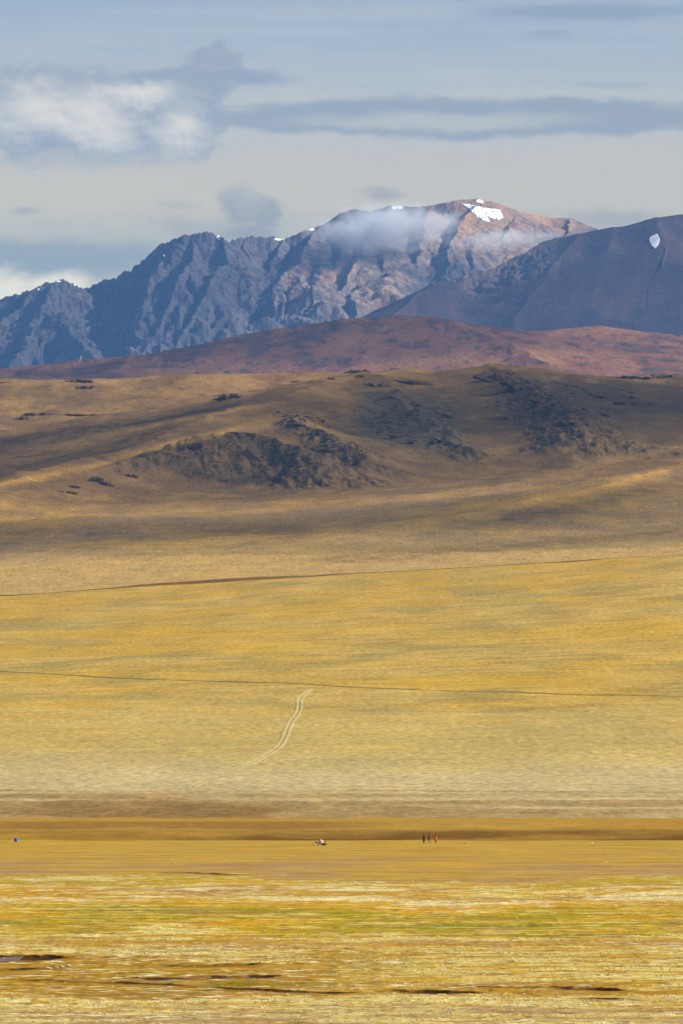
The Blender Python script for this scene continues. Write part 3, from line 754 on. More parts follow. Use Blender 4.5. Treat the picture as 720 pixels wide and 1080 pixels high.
OUT = [
    (262, 484, 27, 13, 'large triangular dark boulder on the front face of the near knoll', .0),
    (84, 403, 24, 6, 'flat dark rock on the left skyline, upper of the pair', .02),
    (93, 410, 26, 7, 'flat dark rock just under the left skyline, lower of the pair', .02),
    (239, 421, 24, 10, 'dark block of rock alone on the back slope behind the long spur', -.1),
    (22, 443, 14, 7, 'dark rock at the left end of the low rocky ledge', -.1),
    (46, 438, 34, 6, 'middle length of the low dark ledge on the left slope', .02),
    (84, 439, 44, 5, 'thin tapering right end of the low dark ledge on the left slope', .03),
    (102, 508, 13, 9, 'dark upright rock at the lower left end of the long spur', .1),
    (112, 512, 16, 7, 'brown leaning rock just right of the upright rock at the spur end', .3),
    (137, 503, 14, 6, 'low dark rock between the spur end and the knoll', .1),
    (76, 514, 16, 4, 'low flat rock strip left of the upright rock at the spur end', .1),
    (72, 520, 18, 4, 'lowest flat rock strip at the foot of the long spur', .05),
    (376, 393, 22, 6, 'dark rounded crag on the skyline in the middle', 0),
    (380, 398, 10, 6, 'small dark boulder under the rounded skyline crag', 0),
    (431, 405, 46, 8, 'long dark rock rib just under the middle skyline', .1),
    (394, 408, 32, 7, 'grey brown rock rib left of the long dark rib', .05),
    (520, 402, 34, 16, 'big dark crag at the top of the steep right hand spur', .15),
    (548, 412, 44, 13, 'broad dark crag on the upper slope right of the big crag', .3),
    (570, 428, 38, 10, 'slanting dark crag halfway down the right hand spur', .35),
    (600, 448, 28, 7, 'dark rock at the bottom end of the right hand spur', .15),
    (418, 462, 20, 7, 'dark rock at the foot of the wide stony face', .2),
    (437, 468, 18, 5, 'slanting rock right of the rock at the foot of the stony face', .3),
    (468, 466, 20, 7, 'dark rock at the lower right corner of the stony face', .25),
    (262, 460, 36, 7, 'dark rock cap along the top of the near knoll', .1),
    (204, 474, 20, 9, 'stony brown rock on the left shoulder of the near knoll', -.2),
    (314, 449, 16, 6, 'dark rock on the second knoll above and right of the triangular boulder', .2),
    (350, 478, 22, 9, 'rust streaked rock at the right foot of the second knoll', .3),
    (702, 398, 42, 7, 'long dark rock line on the skyline at the right edge', -.02),
    (656, 399, 34, 5, 'thin dark rock line on the skyline left of the long right one', 0),
    (667, 427, 34, 7, 'dark rock band across the slope at the far right', .05),
    (637, 421, 24, 8, 'dark rock above and left of the far right rock band', .25),
    (634, 438, 14, 5, 'small dark rock below the far right rock band', .2),
    (313, 403, 12, 3, 'small low rock on the pale back slope under the skyline', 0),
    (348, 400, 8, 4, 'small dark lump of rock near the skyline left of the middle crag', 0),
    (473, 441, 24, 7, 'slanting dark rib right of the pale strip on the stony face', .4),
    (441, 429, 14, 7, 'dark rock at the upper end of the slanting rib', .3),
    (4, 404, 12, 3, 'thin dark rock on the skyline at the left edge', 0),
]
_b = bmesh.new(); _v = [_b.verts.new(c) for c in [(-1, -.6, -.6), (1, -.6, -.6), (1, .6, -.6), (-1, .6, -.6), (-.12, 0, 1), (.12, .15, .92), (-.72, -.1, .05), (.68, -.2, .12), (.3, -.45, .42), (-.4, .3, .5)]]
bmesh.ops.convex_hull(_b, input=_v); bmesh.ops.recalc_face_normals(_b, faces=_b.faces); TRI = bpy.data.meshes.new('rock'); _b.to_mesh(TRI); _b.free(); TRI.materials.append(ROCK)
for i, (px, row, w, h, lab, tl) in enumerate(OUT):
    rock(RM[i % 6] if i else TRI, 'rock_outcrop', px, row, w, h, lab, 'rock', 'rock outcrops on the hill', tilt=tl)
CLU = [  # scatter of small rocks: quadrilateral of bearings and rows, how many, size
    ([(195, 478), (290, 482), (335, 500), (200, 512)], 62, 'small dark rock strewn over the slope below the triangular boulder', (2.5, 6)),
    ([(186, 466), (236, 459), (250, 474), (190, 484)], 22, 'small dark rock strewn over the left shoulder of the near knoll', (2.5, 6)),
    ([(272, 462), (300, 470), (345, 498), (318, 500)], 30, 'small rust brown rock strewn down the right edge of the near knoll', (3, 9)),
    ([(290, 434), (330, 436), (385, 476), (352, 482)], 44, 'small dark rock strewn over the second knoll', (3, 8)),
    ([(384, 422), (430, 418), (486, 466), (402, 466)], 58, 'small dark rock strewn over the wide stony face', (2.5, 8)),
    ([(508, 398), (560, 400), (640, 446), (575, 448)], 48, 'small dark rock strewn over the steep right hand spur', (3, 10)),
    ([(585, 406), (660, 412), (690, 428), (610, 424)], 20, 'small dark rock strewn over the far right slope', (3, 9)),
]
rr = random.Random(5)
for q, n, lab, (s0, s1) in CLU:
    for i in range(n):
        a, b = rr.random(), rr.random()
        t = Vector(q[0]).lerp(Vector(q[1]), a); d = Vector(q[3]).lerp(Vector(q[2]), a); p = t.lerp(d, b)
        w = rr.uniform(s0, s1)*(.7+.6*rr.random()**2)
        rock(RM[rr.randrange(12)], 'small_rock', p.x, p.y, w, w*rr.uniform(.32, .6), lab, 'rock', lab.replace('small dark rock', 'small rocks').replace('small rust brown rock', 'small brown rocks'), tilt=rr.uniform(0, .4))

# ------------------------------------------------------------------ snow lying on the mountains
snowm, nbs = new_mat('old_snow'); tcs = nbs.n('ShaderNodeTexCoord')
finish(nbs, (.86, .87, .88), .7, nbs.noise(tcs.outputs['Object'], .05, 4), 3, .4, .2)
def inside(poly, x, y):
    c = False; j = len(poly)-1
    for i in range(len(poly)):
        (xi, yi), (xj, yj) = poly[i], poly[j]
        if (yi > y) != (yj > y) and x < (xj-xi)*(y-yi)/(yj-yi)+xi: c = not c
        j = i
    return c
def snow(data, poly, label, step=.5, lift=2.5):
    xs = [p[0] for p in poly]; ys = [p[1] for p in poly]
    x0, x1, y0, y1 = min(xs)-1, max(xs)+1, min(ys)-1, max(ys)+1
    nx = int((x1-x0)/step)+1; ny = int((y1-y0)/step)+1; vid = {}; co = []; f = []
    for j in range(ny):
        for i in range(nx):
            x, y = x0+i*step, y0+j*step
            jx = x+.8*mnoise.noise((x*.6, y*.6, 1)); jy = y+.8*mnoise.noise((x*.6, y*.6, 5))
            if not inside(poly, jx, jy): continue
            if (x1-x0) > 15 and mnoise.noise((x*.55+y*.2, y*.8, 9)) > .47: continue
            p = hit(data, x, y)
            if p is None: continue
            vid[i, j] = len(co); co.append(p+Vector((0, -lift*.6, lift)))
    for (i, j) in list(vid):
        k = [(i, j), (i+1, j), (i+1, j+1), (i, j+1)]
        if all(q in vid for q in k):
            ps = [co[vid[q]] for q in k]
            if max(p.y for p in ps)-min(p.y for p in ps) < 90: f.append([vid[q] for q in k][::-1])
    if not f: print('no snow', label); return
    bm = bmesh.new(); vs = [bm.verts.new(c) for c in co]
    for q in f: bm.faces.new([vs[k] for k in q])
    for v in list(bm.verts):
        if not v.link_faces: bm.verts.remove(v)
    be = [e for e in bm.edges if e.is_boundary]
    r = bmesh.ops.extrude_edge_only(bm, edges=be)
    for v in r['geom']:
        if isinstance(v, bmesh.types.BMVert): v.co += Vector((0, lift*2, -lift*3))
    bmesh.ops.recalc_face_normals(bm, faces=bm.faces)
    o = from_bm('snow_patch', bm, snowm); tag(o, label, 'snow patch', 'old snow on the mountains')
z48 = lambda l: [(470+a/4.8, 190+b/4.8) for a, b in l]
snow(MTN, z48([(75, 117), (120, 121), (200, 140), (275, 148), (292, 186), (270, 202), (240, 196), (210, 180), (224, 212), (190, 206), (150, 178), (110, 142)]), 'large forked white snowfield just below the highest summit')
snow(MTN, z48([(148, 100), (172, 95), (190, 107), (186, 120), (155, 114)]), 'small white snow patch on the summit above the forked snowfield')
snow(DMTN, [(684, 251), (688, 248.5), (692.8, 246.5), (695, 250), (695.6, 254), (693.5, 259), (690.5, 262.8), (687, 260), (684.6, 255)], 'shield shaped white snow patch alone on the dark mountain')
for x0, y0, x1, y1, lab in [(413, 217, 425, 221.5, 'snow cornice on the crest beside the mist'), (288, 253, 302, 255.4, 'long thin snow cornice on the crest in the middle of the range'), (324.5, 243.5, 332, 245.8, 'short snow cornice on the crest left of the mist'),
                        (228, 250, 232, 256, 'thin snow streak right of the rounded rock peak'), (77.6, 308.5, 80.4, 311, 'snow in the notch right of the lowest left peak'), (39.4, 304, 41.8, 306, 'snow spot on the left shoulder of the lowest left peak'),
                        (171, 259, 176, 261.6, 'snow patch high on the left edge of the jagged peak'), (58, 296, 64, 298, 'snow strip on top of the lowest left peak'), (171.5, 268.5, 174.5, 270.7, 'small snow spot below the snow on the left edge of the jagged peak')]:
    cx, cy, a, b = (x0+x1)/2, (y0+y1)/2, (x1-x0)/2, (y1-y0)/2
    data = MTN
    top = next((r for r in np.arange(y0-14, y1+14, .25) if hit(data, cx, r) is not None), None)
    if top is not None and lab.find('spot') < 0: cy = top+b*.75
    snow(data, [(cx+a*math.cos(t), cy+b*math.sin(t)) for t in np.linspace(0, 2*math.pi, 14)[:-1]], lab, .35, 2.0)
# pale standing rock where the valley opens, and pale stones on the red hill
palem = plain_mat('pale_rock', lin(214, 206, 196, F), .2, .05, 1, 1, 0)
def pale_rock(px, row, w, h, label, data, name='pale_boulder', tilt=0):
    p = hit(data, px, row)
    if p is None: return
    me = RM[8].copy(); me.materials.clear(); me.materials.append(palem)
    s = K*p.y; o = bpy.data.objects.new(name, me); C.objects.link(o)
    o.scale = (w*.6*s, w*.6*s, h*.6*s); o.location = p+Vector((0, 0, h*.3*s)); o.rotation_euler = (0, tilt, 0); tag(o, label, 'boulder')
pale_rock(84.5, 381, 2.2, 9, 'pale leaning needle of rock standing on the red hill crest', RED, 'rock_needle', .25)
pale_rock(40, 399, 2, 2, 'tiny pale boulder on the red hill at the far left', RED); pale_rock(250, 386.5, 3, 2.2, 'tiny pale boulder low on the red hill left of the middle', RED)

# ------------------------------------------------------------------ small things on the plain
def ground_at(px, row):
    D = HC/((row-HROW)*K); x = (px-CX)*K*D
    z = float(plain_z(np.array([[x]]), np.array([[D]]))[0][0, 0]); return Vector((x, D, z))
def cloth(name, col, var=.2): return plain_mat(name, col, var, 6, .9, .01, .1)
def lathe(prof, n=24, sq=1.0):
    bm = bmesh.new(); rings = []
    for r, z in prof: rings.append([bm.verts.new((r*math.cos(2*math.pi*i/n), r*math.sin(2*math.pi*i/n)*sq, z)) for i in range(n)])
    for a, b in zip(rings[:-1], rings[1:]):
        for i in range(n): bm.faces.new((a[i], a[(i+1) % n], b[(i+1) % n], b[i]))
    bm.faces.new(rings[0][::-1]); bm.faces.new(rings[-1]); return bm
def empty(name, loc, label, cat, group=None, rz=0):
    o = bpy.data.objects.new(name, None); C.objects.link(o); o.location = loc; o.rotation_euler = (0, 0, rz); return tag(o, label, cat, group)

skinm = cloth('skin', lin(150, 100, 72, F)); bootm = cloth('boot_leather', lin(44, 34, 28, F))
def person(px, row, rz, label, coatc, trouc, hatc, brim, coat_len):
    p = ground_at(px, row); root = empty('person', p-Vector((0, 0, .03)), label, 'person', 'people standing on the plain', rz)
    bm = bmesh.new(); sk = bm.verts.layers.skin.verify(); V = {}
    def vert(k, co, r):
        v = bm.verts.new(co); v[sk].radius = (r, r); V[k] = v; return v
    def chain(prev, items):
        for k, co, r in items:
            v = vert(k, co, r); bm.edges.new((V[prev], v)); prev = k
    vert('pel', (0, 0, .95), .15); V['pel'][sk].use_root = True
    chain('pel', [('bel', (0, 0, 1.1), .15), ('che', (0, .01, 1.28), .17), ('sho', (0, .02, 1.42), .13), ('nec', (0, 0, 1.50), .06), ('hea', (0, -.02, 1.60), .095), ('top', (0, -.01, 1.70), .08)])
    chain('hea', [('nose', (0, -.13, 1.60), .018)])
    for s in (-1, 1):
        chain('pel', [('hip%d' % s, (s*.10, 0, .88), .10), ('kne%d' % s, (s*.13, -.03, .48), .07), ('ank%d' % s, (s*.14, .02, .09), .05), ('toe%d' % s, (s*.16, -.15, .04), .04)])
        chain('sho', [('arm%d' % s, (s*.20, .02, 1.39), .07), ('elb%d' % s, (s*.27, .04, 1.12), .052), ('wri%d' % s, (s*.26, -.06, .88), .032), ('pal%d' % s, (s*.26, -.08, .80), .035)])
        for f in range(4):
            x = s*.26+(f-1.5)*.02; l = (.06, .075, .07, .055)[f]
            chain('pal%d' % s, [('f%d%d' % (s, f), (x, -.085, .76), .009), ('g%d%d' % (s, f), (x, -.08, .76-l), .008)])
        chain('pal%d' % s, [('th%d' % s, (s*.22, -.11, .79), .010), ('ti%d' % s, (s*.21, -.12, .745), .009)])
        chain('hea', [('ear%d' % s, (s*.10, .0, 1.60), .02)])
    body = from_bm('body', bm, skinm, root); md = body.modifiers.new('Skin', 'SKIN'); md.use_smooth_shade = True; body.modifiers.new('Sub', 'SUBSURF').levels = 1
    zb = coat_len
    c = lathe([(.235, zb), (.23, zb+.2), (.195, 1.02), (.205, 1.2), (.235, 1.34), (.20, 1.44), (.09, 1.50)], 20, .72)
    from_bm('coat', c, coatc, root)
    for s in (-1, 1):
        bm = bmesh.new(); sk = bm.verts.layers.skin.verify(); pr = None
        for co, r in [((s*.20, .02, 1.40), .085), ((s*.27, .04, 1.12), .066), ((s*.26, -.05, .92), .05)]:
            v = bm.verts.new(co); v[sk].radius = (r, r)
            if pr: bm.edges.new((pr, v))
            pr = v
        o = from_bm('sleeve', bm, coatc, root); o.modifiers.new('Skin', 'SKIN').use_smooth_shade = True
        bm = bmesh.new(); sk = bm.verts.layers.skin.verify(); pr = None
        for co, r in [((s*.09, 0, .95), .115), ((s*.13, -.03, .48), .09), ((s*.14, .02, .10), .075)]:
            v = bm.verts.new(co); v[sk].radius = (r, r)
            if pr: bm.edges.new((pr, v))
            pr = v
        o = from_bm('trouser_leg', bm, trouc, root); o.modifiers.new('Skin', 'SKIN').use_smooth_shade = True
        bm = lathe([(.06, 0), (.065, .05), (.06, .12)], 12); bmesh.ops.translate(bm, verts=bm.verts, vec=(s*.14, .02, 0))
        for v in bm.verts:
            if v.co.y < .02 and v.co.z < .08: v.co.y -= .14
        from_bm('boot', bm, bootm, root)
    from_bm('hair', lathe([(.102, 1.58), (.108, 1.66), (.09, 1.72)], 16), bootm, root)
    from_bm('hat', lathe([(brim, 1.665), (brim*.98, 1.685), (.115, 1.70), (.11, 1.78), (.07, 1.83)], 20), hatc, root)
brn = cloth('brown_wool', lin(64, 44, 24, F)); gry = cloth('grey_brown_wool', lin(120, 100, 70, F)); org = cloth('orange_cloth', lin(200, 112, 30, F)); drk = cloth('black_felt', lin(38, 26, 18, F)); mar = cloth('dark_red_cloth', lin(92, 36, 20, F))
person(446.7, 889.5, .3, 'standing person in a dark brown coat and wide dark hat, left of three', brn, drk, drk, .27, .45)
person(452.3, 888.6, -.4, 'standing person in dull grey brown clothes between the two darker ones', gry, brn, drk, .14, .75)
person(459.2, 889.3, .2, 'standing person in orange clothes with dark red headwear, right of three', org, org, mar, .22, .5)

# blue barrel
bl = cloth('blue_plastic', lin(40, 100, 190, F*1.2), .08); rt = empty('barrel', ground_at(17.3, 887.5), 'small blue barrel standing against the brown bank at the left', 'barrel')
from_bm('barrel_body', lathe([(.26, 0), (.29, .05), (.31, .22), (.325, .24), (.31, .26), (.32, .42), (.335, .44), (.32, .46), (.30, .62), (.27, .70)], 28), bl, rt)
from_bm('lid', lathe([(.285, .70), (.285, .745), (.25, .76)], 28), cloth('pale_blue_plastic', lin(80, 140, 210, F), .05), rt)
# bundles
def bundle(px, row, w, d, h, col, label, seed, lift=0, tie=True, rz=0):
    p = ground_at(px, row)+Vector((0, 0, lift)); root = empty('bundle', p, label, 'bundle', 'camp bundles heaped on the plain', rz)
    bm = bmesh.new(); bmesh.ops.create_icosphere(bm, subdivisions=4, radius=1)
    for v in bm.verts:
        q = v.co.copy(); e = .75
        q = Vector([math.copysign(abs(c)**e, c) for c in q]); k = 1+.16*mnoise.noise(q*1.6+Vector((seed, 0, 0)))+.05*mnoise.noise(q*5+Vector((0, seed, 0)))
        q *= k; v.co = Vector((q.x*w*.5, q.y*d*.5, max(0, q.z*.55+.45)*h*.95))
    from_bm('sack', bm, cloth('canvas', col, .3), root)
    if tie:
        bm = bmesh.new(); n = 26; ro = []
        for i in range(n):
            a = 2*math.pi*i/n; c = Vector((0, math.cos(a)*d*.53, h*.45+math.sin(a)*h*.56)); r = []
            for j in range(6):
                b = 2*math.pi*j/6; r.append(bm.verts.new(c+Vector((math.cos(b)*.02, math.sin(b)*.02*math.cos(a), math.sin(b)*.02*math.sin(a)))))
            ro.append(r)
        for i in range(n):
            for j in range(6): bm.faces.new((ro[i][j], ro[(i+1) % n][j], ro[(i+1) % n][(j+1) % 6], ro[i][(j+1) % 6]))
        from_bm('rope', bm, bootm, root)
bundle(338.3, 890.2, 1.05, .9, .92, lin(226, 196, 178, F), 'pale pink and cream bundle, largest and middle of the heap', 1)
bundle(341.8, 891.3, .95, .7, .46, lin(62, 92, 62, F), 'dark green bundle at the right front of the heap', 2)
bundle(342.7, 890.7, .36, .36, .34, lin(198, 74, 44, F), 'small red bundle lying on top of the green one', 3, .45, False)
bundle(333.4, 891.0, .62, .55, .66, lin(108, 74, 54, F), 'brown bundle at the left end of the heap', 4)
bundle(332.5, 891.7, .34, .34, .5, lin(236, 222, 204, F), 'small white bundle leaning on the brown one', 5, 0, False)
def stone(px, row, w, h, dark, label):
    p = ground_at(px, row); me = RM[6+int(px) % 6].copy(); me.materials.clear(); me.materials.append(ROCK if dark else palem)
    o = bpy.data.objects.new('stone', me); C.objects.link(o); o.scale = (w*.6, w*.5, h*.7); o.location = p+Vector((0, 0, h*.25)); o.rotation_euler = (0, 0, px); tag(o, label, 'stone')
stone(623.7, 889.5, .5, .38, 0, 'white stone on the grass under the brown bank at the right'); stone(489.5, 889.2, .55, .22, 1, 'dark flat stone right of the three people')
stone(369, 893.7, .35, .16, 1, 'small dark stone on the gold grass right of the bundles'); stone(376, 933, .32, .2, 1, 'small dark stone by the mauve mud in the middle')
for px, row, w, lab in [(51, 1021.5, .55, 'white stone at the left end of the row on the stream bank'), (54.5, 1021.7, .45, 'second white stone of the row on the stream bank'), (60, 1021, .6, 'flat white stone in the middle of the row on the stream bank'), (66, 1020.7, .6, 'flat white stone fourth along the row on the stream bank'), (73, 1020, .7, 'white stone at the right end of the row on the stream bank'),
                    (205, 1018.9, .3, 'white pebble on the edge of the dark stream bend'), (282, 1010.5, .55, 'white stone above the dark stream bend'), (620, 1041.2, .7, 'pale grey stone on the dark bank at the right')]:
    stone(px, row, w, w*.42, 0, lab)

# ------------------------------------------------------------------ clouds standing over the country
def vol_mat(name, dens, soft=None):
    m, nb = new_mat(name); v = nb.n('ShaderNodeVolumePrincipled'); v.inputs['Color'].default_value = (.97, .97, .98, 1) if soft is None else (.9, .93, .97, 1)
    o = nb.n('ShaderNodeOutputMaterial'); v.inputs['Anisotropy'].default_value = .2
    if soft is None: v.inputs['Density'].default_value = dens
    else:
        tc = nb.n('ShaderNodeTexCoord'); ln = nb.n('ShaderNodeVectorMath', operation='LENGTH'); nb.t.links.new(tc.outputs['Object'], ln.inputs[0])
        mp = nb.n('ShaderNodeMapping'); mp.inputs['Scale'].default_value = soft; nb.t.links.new(tc.outputs['Object'], mp.inputs[0])
        n = nb.noise(mp.outputs[0], 1.0, 4, .6)
        e = nb.m('ADD', nb.mapr(ln.outputs['Value'], .1, 1.0, 1.0, -.25, False), nb.m('MULTIPLY', nb.m('SUBTRACT', n, .5), 2.6))
        nb.put(v.inputs['Density'], nb.m('MULTIPLY', nb.mapr(e, .1, .9), nb.m('MULTIPLY', nb.mapr(ln.outputs['Value'], .7, 1.0, 1, 0), dens)))
    nb.t.links.new(v.outputs[0], o.inputs['Volume']); return m
def mist(px, row, D, rx, ry, rz, dens, sc, label):
    bm = bmesh.new(); bmesh.ops.create_icosphere(bm, subdivisions=3, radius=1)
    o = from_bm('mist_bank', bm, vol_mat('mist', dens, sc)); o.location = W(px, row, D); o.scale = (rx, ry, rz); tag(o, label, 'mist', 'mist banks on the mountain')
mist(402, 240, 29950, 440, 320, 165, .0075, (2.4, 2, 1.6), 'pale mist bank hanging over the crest left of the summit')
mist(528, 252, 29800, 330, 260, 75, .0035, (2.4, 2, 1.4), 'thin mist strip lying across the slope below the snowfield')
CLOUDS = [  # where its shade falls (bearing, row, distance), radii, optical depth
    (655, 300, 26500, 1150, 1300, .55), (650, 425, 8800, 330, 700, 1.1), (650, 545, 6400, 270, 420, .8), (110, 558, 6350, 420, 300, .9), (90, 452, 8350, 420, 230, .9), (520, 445, 8350, 600, 950, .8), (160, 490, 7600, 420, 420, .45),
    (220, 385, 16900, 1000, 600, .8), (60, 340, 29500, 700, 700, .5), (480, 578, 5900, 330, 130, .6), (250, 505, 7250, 900, 420, .45),
]
for i, (px, row, D, rx, ry, tau) in enumerate(CLOUDS):
    P = W(px, row, D); up = 2750 if D < 15000 else 3400
    t = (up-P.z)/TOSUN.z; c = P+TOSUN*t; th = 150
    bm = bmesh.new(); bmesh.ops.create_icosphere(bm, subdivisions=5, radius=1)
    for v in bm.verts:
        q = v.co; k = 1+.45*mnoise.fractal(q*1.5+Vector((i*9.1, 0, 0)), .8, 2.1, 5); v.co = Vector((q.x*k*rx, q.y*k*ry, q.z*k*th))
    o = from_bm('cloud', bm, vol_mat('cloud_air', tau*math.sin(el)/(2*th))); o.location = c
    tag(o, 'flat grey cloud overhead outside the view shading the country', 'cloud', 'overhead clouds shading the hills')


# ------------------------------------------------------------------ air
def haze():
    m, nb = new_mat('air')
    v = nb.n('ShaderNodeVolumePrincipled'); v.inputs['Color'].default_value = (.17, .43, 1.0, 1)
    v.inputs['Density'].default_value = 1.15e-5; v.inputs['Anisotropy'].default_value = 0.1
    o = nb.n('ShaderNodeOutputMaterial'); nb.t.links.new(v.outputs[0], o.inputs['Volume'])
    bm = bmesh.new(); bmesh.ops.create_cube(bm, size=1)
    bmesh.ops.transform(bm, matrix=Matrix.Translation((0, 18000, 1046)) @ Matrix.Diagonal((18100, 40200, 2106, 1)), verts=bm.verts)
    ob = from_bm('haze', bm, m, smooth=False); tag(ob, 'thin blue air between the plain and the mountains', 'haze', kind='stuff')
haze()

# ------------------------------------------------------------------ sky
def sky():
    w = bpy.data.worlds.new('World'); SC.world = w; w.use_nodes = True
    nb = NB(w.node_tree)
    EX = .511        # display brightness -> emitted, at this exposure
    AIR = np.array([.148, .37, .88])
    def S(r, g, b, row=150):
        # the sky beyond the air that gives this colour once seen through it
        T = math.exp(-1.15e-5*min(38000, 2064/((HROW-row)*K)))
        return tuple(np.maximum((lin(r, g, b)-AIR*(1-T))/T, .01)*EX)
    tc = nb.n('ShaderNodeTexCoord'); sp = nb.n('ShaderNodeSeparateXYZ'); nb.t.links.new(tc.outputs['Generated'], sp.inputs[0])
    x, y, z = sp.outputs
    u = nb.m('MULTIPLY_ADD', nb.m('ARCTAN2', x, y), 1/K, CX)
    v = nb.m('SUBTRACT', HROW, nb.m('DIVIDE', nb.m('ARCSINE', z), K))
    sk = nb.n('ShaderNodeTexSky', sky_type='NISHITA'); sk.sun_disc = False
    sk.sun_elevation = math.radians(SUN_EL); sk.sun_rotation = math.radians(SUN_AZ); sk.altitude = 2000; sk.dust_density = 1.0
    bg = nb.mix(1.0, sk.outputs[0], (.07, .07, .07), 'MULTIPLY')
    # warped coordinates
    p1 = nb.xyz(nb.m('MULTIPLY', u, 1/90), nb.m('MULTIPLY', v, 1/45), 3.0)
    w1 = nb.m('MULTIPLY', nb.m('SUBTRACT', nb.noise(p1, 1.0, 11, .68), .5), 2.6)
    p2 = nb.xyz(nb.m('MULTIPLY', u, 1/90), nb.m('MULTIPLY', v, 1/45), 9.0)
    w2 = nb.m('MULTIPLY', nb.m('SUBTRACT', nb.noise(p2, 1.0, 11, .68), .5), 2.6)
    ps = nb.xyz(nb.m('MULTIPLY', u, 1/260), nb.m('MULTIPLY', v, 1/14), 5.0)
    st = nb.m('SUBTRACT', nb.noise(ps, 1.0, 5, .55, .6), .5)          # layered streaks
    # veil of high cloud, thinning upward
    ramp = nb.n('ShaderNodeValToRGB'); cr = ramp.color_ramp
    vv = nb.m('MULTIPLY_ADD', st, 34, v)
    vv = nb.m('MULTIPLY_ADD', w1, 26, vv)
    nb.put(ramp.inputs[0], nb.mapr(vv, -400, 400, 0, 1, False))
    stops = [(-400, (140, 165, 200)), (0, (156, 177, 203)), (50, (166, 184, 205)), (110, (182, 191, 202)), (165, (188, 192, 198)), (215, (190, 193, 196)), (250, (178, 186, 194)), (280, (160, 175, 192)), (305, (178, 187, 196)), (400, (184, 190, 196))]
    els = cr.elements
    while len(els) < len(stops): els.new(.5)
    for e, (r, c) in zip(els, stops):
        e.position = (r+400)/800; e.color = (*S(*c, r), 1)
    col = nb.mix(nb.mapr(v, -3000, -300, .04, .96), bg, ramp.outputs[0])
    p3 = nb.xyz(nb.m('MULTIPLY', u, 1/420), nb.m('MULTIPLY_ADD', v, 1/20, nb.m('MULTIPLY', w1, .3)), 15.0)
    s3 = nb.noise(p3, 1.0, 8, .6, .5)
    col = nb.mix(nb.m('MULTIPLY', nb.mapr(s3, .46, .68, 0, .5), nb.mapr(v, -200, 180, 1, .25, False)), col, S(190, 198, 207, 60))
    col = nb.mix(nb.m('MULTIPLY', nb.mapr(s3, .5, .3, 0, .4), nb.mapr(v, -200, 200, 1, .1, False)), col, S(152, 172, 199, 60))
    def ell(cu, cv, ru, rv, wu=40, wv=22):
        a = nb.m('DIVIDE', nb.m('SUBTRACT', nb.m('MULTIPLY_ADD', w1, wu, u), cu), ru)
        b = nb.m('DIVIDE', nb.m('SUBTRACT', nb.m('MULTIPLY_ADD', w2, wv, v), cv), rv)
        return nb.m('SQRT', nb.m('ADD', nb.m('MULTIPLY', a, a), nb.m('MULTIPLY', b, b)))
    def mn(l):
        r = l[0]
        for q in l[1:]: r = nb.m('SMOOTH_MIN', r, q, .25)
        return r
    def cloud(col, e, c, op, a, b, amp=.0):
        if amp: e = nb.m('MULTIPLY_ADD', st, amp, e)
        return nb.mix(nb.mapr(e, a, b, op, 0.0), col, c)
    # bluish slot low on the left
    col = cloud(col, ell(60, 272, 250, 20, 60, 14), S(142, 166, 192, 272), .8, .3, 1.3, 1.0)
    col = cloud(col, ell(20, 205, 260, 30, 60, 14), S(194, 196, 197, 205), .5, .3, 1.3, 1.0)
    # bright cumulus head behind the left ridge
    col = cloud(col, mn([ell(8, 312, 46, 34, 30, 22), ell(62, 304, 44, 20, 26, 14)]), S(222, 223, 220, 305), .97, .4, 1.2)
    # lens clouds upper right
    col = cloud(col, ell(610, 12, 130, 10, 30, 7), S(146, 166, 195, 12), .85, .4, 1.2, .7)
    col = cloud(col, ell(585, 38, 34, 7, 24, 8), S(152, 171, 198, 38), .7, .3, 1.2, .6)
    col = cloud(col, ell(650, 91, 50, 4, 24, 4), S(160, 176, 198, 91), .7, .3, 1.2, .6)
    # long band
    col = cloud(col, ell(500, 124, 320, 24, 40, 12), S(151, 169, 194, 124), .95, .72, 1.05, .4)
    col = cloud(col, ell(470, 128, 180, 13, 50, 12), S(180, 190, 202, 128), .9, .3, 1.15, .6)
    # thin shelf through the cumulus top
    col = cloud(col, ell(215, 82, 115, 13, 30, 8), S(148, 168, 196, 82), .9, .5, 1.15, .5)
    # the cumulus
    def puff(e, row, dark, light, litf, op, sc=(1/46, 1/30), edge=(.74, 1.14), rough=.62, zz=2.0, amp=1.1):
        pa = nb.xyz(nb.m('MULTIPLY', u, sc[0]), nb.m('MULTIPLY', v, sc[1]), zz)
        pb = nb.xyz(nb.m('MULTIPLY', nb.m('ADD', u, 5.0), sc[0]), nb.m('MULTIPLY', nb.m('SUBTRACT', v, 6.0), sc[1]), zz)
        na, n_b = nb.noise(pa, 1.0, 9, rough, .4), nb.noise(pb, 1.0, 9, rough, .4)
        e2 = nb.m('MULTIPLY_ADD', nb.m('SUBTRACT', na, .5), -amp, e)
        rel = nb.m('MULTIPLY', nb.m('SUBTRACT', na, n_b), 1.0)
        lf = nb.m('ADD', nb.mapr(litf, .0, 1.45, .98, 0.0), rel, clamp=True)
        c = nb.mix(lf, S(*dark, row), S(*light, row))
        return nb.mix(nb.mapr(e2, *edge, op, 0.0), col, c)
    body = mn([ell(45, 122, 80, 52, 30, 26), ell(118, 124, 76, 50, 30, 26), ell(195, 124, 46, 42, 26, 24), ell(222, 68, 27, 24, 26, 22), ell(205, 92, 40, 26, 26, 22)])
    lit = mn([ell(42, 120, 72, 32, 50, 30), ell(100, 128, 56, 38, 44, 30), ell(190, 138, 32, 27, 26, 24), ell(150, 100, 50, 15, 44, 18)])
    col = puff(body, 120, (152, 170, 195), (211, 214, 218), lit, .97)
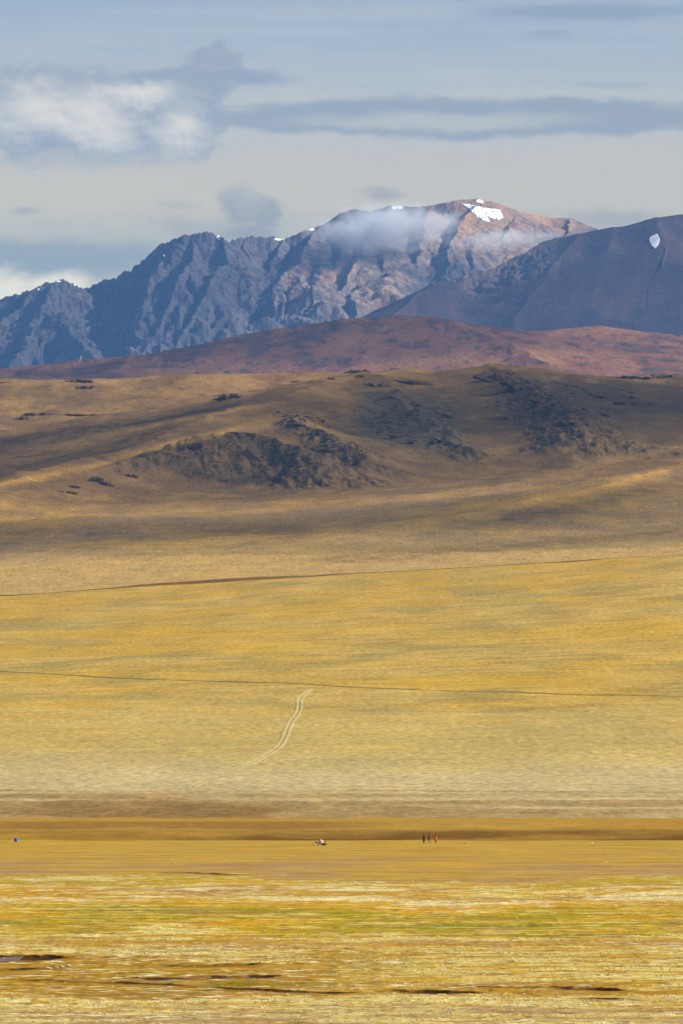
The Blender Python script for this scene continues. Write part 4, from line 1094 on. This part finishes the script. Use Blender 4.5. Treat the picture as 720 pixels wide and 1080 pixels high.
    col = cloud(col, ell(90, 170, 130, 10, 40, 14), S(164, 179, 199, 168), .55, .2, 1.25)
    # dark scud over the ridge and small ones
    sc_ = mn([ell(255, 222, 30, 22, 24, 20), ell(284, 228, 25, 18, 24, 18), ell(262, 246, 42, 11, 30, 12)])
    col = puff(sc_, 225, (148, 163, 187), (172, 183, 198), ell(262, 205, 40, 22), .85, (1/34, 1/24), (.55, 1.25), .6, 6.0, 1.3)
    col = cloud(col, ell(200, 238, 44, 12, 36, 20), S(162, 174, 190, 238), .6, .1, 1.3)
    col = cloud(col, ell(27, 223, 17, 6, 16, 9), S(158, 173, 192, 223), .8, .2, 1.25)
    col = cloud(col, ell(190, 216, 26, 6, 26, 10), S(172, 182, 192, 216), .6, .2, 1.25)
    col = cloud(col, mn([ell(650, 232, 50, 14, 40, 20), ell(400, 206, 30, 8, 30, 14)]), S(158, 170, 190, 232), .7, .2, 1.25)
    b = nb.n('ShaderNodeBackground'); nb.put(b.inputs[0], col); b.inputs[1].default_value = 1.0
    o = nb.n('ShaderNodeOutputWorld'); nb.t.links.new(b.outputs[0], o.inputs[0])
sky()

sl = bpy.data.lights.new('sun', 'SUN'); sl.energy = 4.9; sl.angle = math.radians(.53); sl.color = (1.0, .93, .82)
so = bpy.data.objects.new('sun', sl); C.objects.link(so); so.rotation_euler = (-TOSUN).to_track_quat('-Z', 'Y').to_euler(); so.location = (0, 0, 500)

# ------------------------------------------------------------------ camera
cd = bpy.data.cameras.new('camera'); co = bpy.data.objects.new('camera', cd); C.objects.link(co)
co.location = (0, 0, HC); cd.sensor_fit = 'VERTICAL'; cd.sensor_height = 36; cd.sensor_width = 24
cd.lens = 36/(1080*K); cd.clip_start = 1; cd.clip_end = 120000
co.rotation_euler = (math.pi/2+(HROW-540)*K, 0, 0)
SC.camera = co
SC.view_settings.view_transform = 'Standard'; SC.view_settings.look = 'None'; SC.view_settings.gamma = 1
SC.view_settings.exposure = .97; SC.view_settings.use_curve_mapping = False
SC.cycles.use_denoising = True
SC.cycles.max_bounces = 4; SC.cycles.diffuse_bounces = 2; SC.cycles.volume_bounces = 1; SC.cycles.transparent_max_bounces = 12
